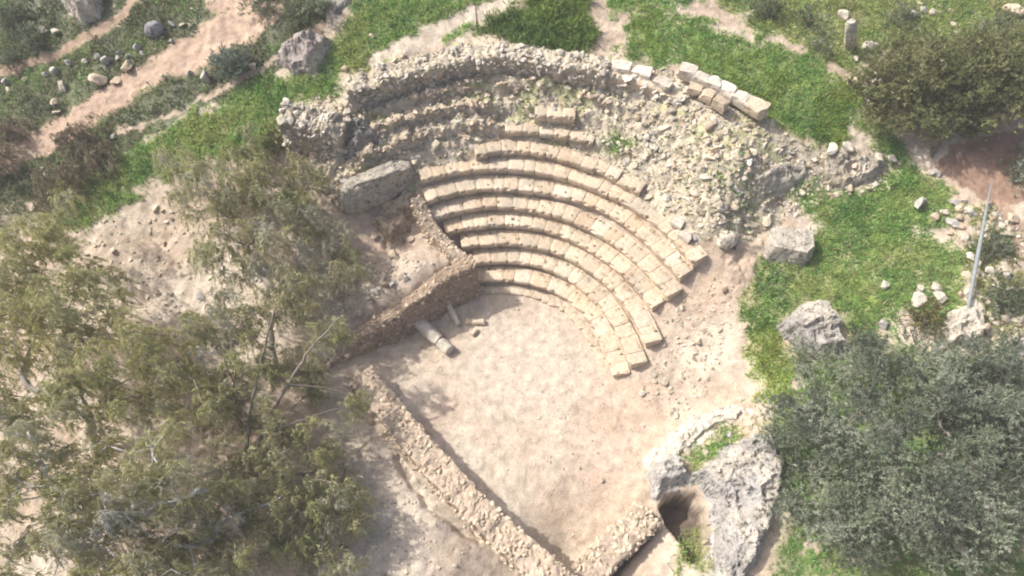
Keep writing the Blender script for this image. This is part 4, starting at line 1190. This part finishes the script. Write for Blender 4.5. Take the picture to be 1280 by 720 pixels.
P = np.repeat(DW, 7, 0) + r.normal(0, .035, (len(DW) * 7, 3)) * np.array([1, 1, 0])
D = unit(r.normal(0, .6, P.shape) + np.array([0, 0, .7]))
V, Q = leaves(P, D, r.uniform(.04, .13, len(P)), r.uniform(.02, .035, len(P)), r)
cw = np.array([(.20, .22, .08), (.30, .27, .13), (.15, .20, .07)])[r.integers(0, 3, len(P))]
tag(obj('weeds', mesh('weeds', V, Q, np.repeat(cw, 4, 0)), M_GRASS), 'tiny weeds sprouting from the joints of the seat rows', 'weeds', kind='stuff')

# ------------------------------------------------------------------ poles
def pole(name, label, cat, A, B, radii, col):
    bg = Bag()
    A = np.asarray(A); B = np.asarray(B)
    n = 24
    t = np.linspace(0, 1, n)
    P = A + (B - A) * t[:, None]
    tube(bg, P - A, np.interp(t, *radii), col, 10)
    return tag(obj(name, bg.mesh(name, True), M_METAL, None, A), label, cat)


g = UT(np.array([1204.]), np.array([402.]))[0]
pole('leaning_pole', 'slender pale grey spindle-shaped pole leaning up from the outcrop to a sharp tip', 'pole', g + np.array([0, 0, .2]), U(1240, 224, 6.2), ([0, .12, .45, .75, 1], [.05, .065, .085, .06, .006]), np.array([.26, .29, .31]))
g = UT(np.array([597.]), np.array([34.]))[0]
pole('wooden_post', 'thin brown wooden post on the bare path above the outer wall', 'post', g - np.array([0, 0, .1]), g + np.array([-.05, .05, 1.3]), ([0, 1], [.035, .03]), np.array([.22, .16, .11]))
# ------------------------------------------------------------------ camera, light, sky
cam = bpy.data.cameras.new('camera')
cam.sensor_width = 36
cam.lens = F / 1280 * 36
cam.clip_end = 1000
co = bpy.data.objects.new('camera', cam)
COL.objects.link(co)
co.location = (0, 0, CAMH)
co.rotation_euler = (math.pi / 2 - PITCH, 0, 0)
SC.camera = co

AZ, EL = math.atan2(-.94, .34), math.radians(47)          # azimuth clockwise from +Y
sun = bpy.data.lights.new('sun', 'SUN')
sun.energy = 4.3; sun.angle = math.radians(0.8); sun.color = (1, .95, .87)
so = bpy.data.objects.new('sun', sun)
COL.objects.link(so)
so.rotation_euler = (math.pi / 2 - EL, 0, math.pi - AZ)
so.location = (-20, 10, 40)

wd = bpy.data.worlds.new('World'); SC.world = wd
wd.use_nodes = True
nt = wd.node_tree
sky = nt.nodes.new('ShaderNodeTexSky'); sky.sky_type = 'NISHITA'; sky.sun_disc = False
sky.sun_elevation = EL; sky.sun_rotation = AZ; sky.dust_density = 7.0; sky.air_density = .8
bgn = nt.nodes['Background']; bgn.inputs['Strength'].default_value = 0.15
nt.links.new(sky.outputs['Color'], bgn.inputs['Color'])

SC.view_settings.view_transform = 'Standard'
SC.view_settings.look = 'None'
SC.view_settings.gamma = 1
SC.view_settings.exposure = 0.20
SC.render.filter_size = 1.9
SC.cycles.filter_width = 2.0

# ------------------------------------------------------------------ thin haze in the air
V = np.array([(x, y, z) for z in (-8, 33) for y in (-45, 115) for x in (-95, 95)], float)
Qh = np.array([(0, 2, 3, 1), (4, 5, 7, 6), (0, 1, 5, 4), (2, 6, 7, 3), (0, 4, 6, 2), (1, 3, 7, 5)])
hm = bpy.data.materials.new('haze'); hm.use_nodes = True
hn = hm.node_tree
hn.nodes.remove(hn.nodes['Principled BSDF'])
pv = hn.nodes.new('ShaderNodeVolumePrincipled')
pv.inputs['Color'].default_value = (.95, .96, 1, 1); pv.inputs['Density'].default_value = 0.0016
hn.links.new(pv.outputs[0], hn.nodes['Material Output'].inputs['Volume'])
tag(obj('haze', mesh('haze', V, Qh), hm), kind='stuff')
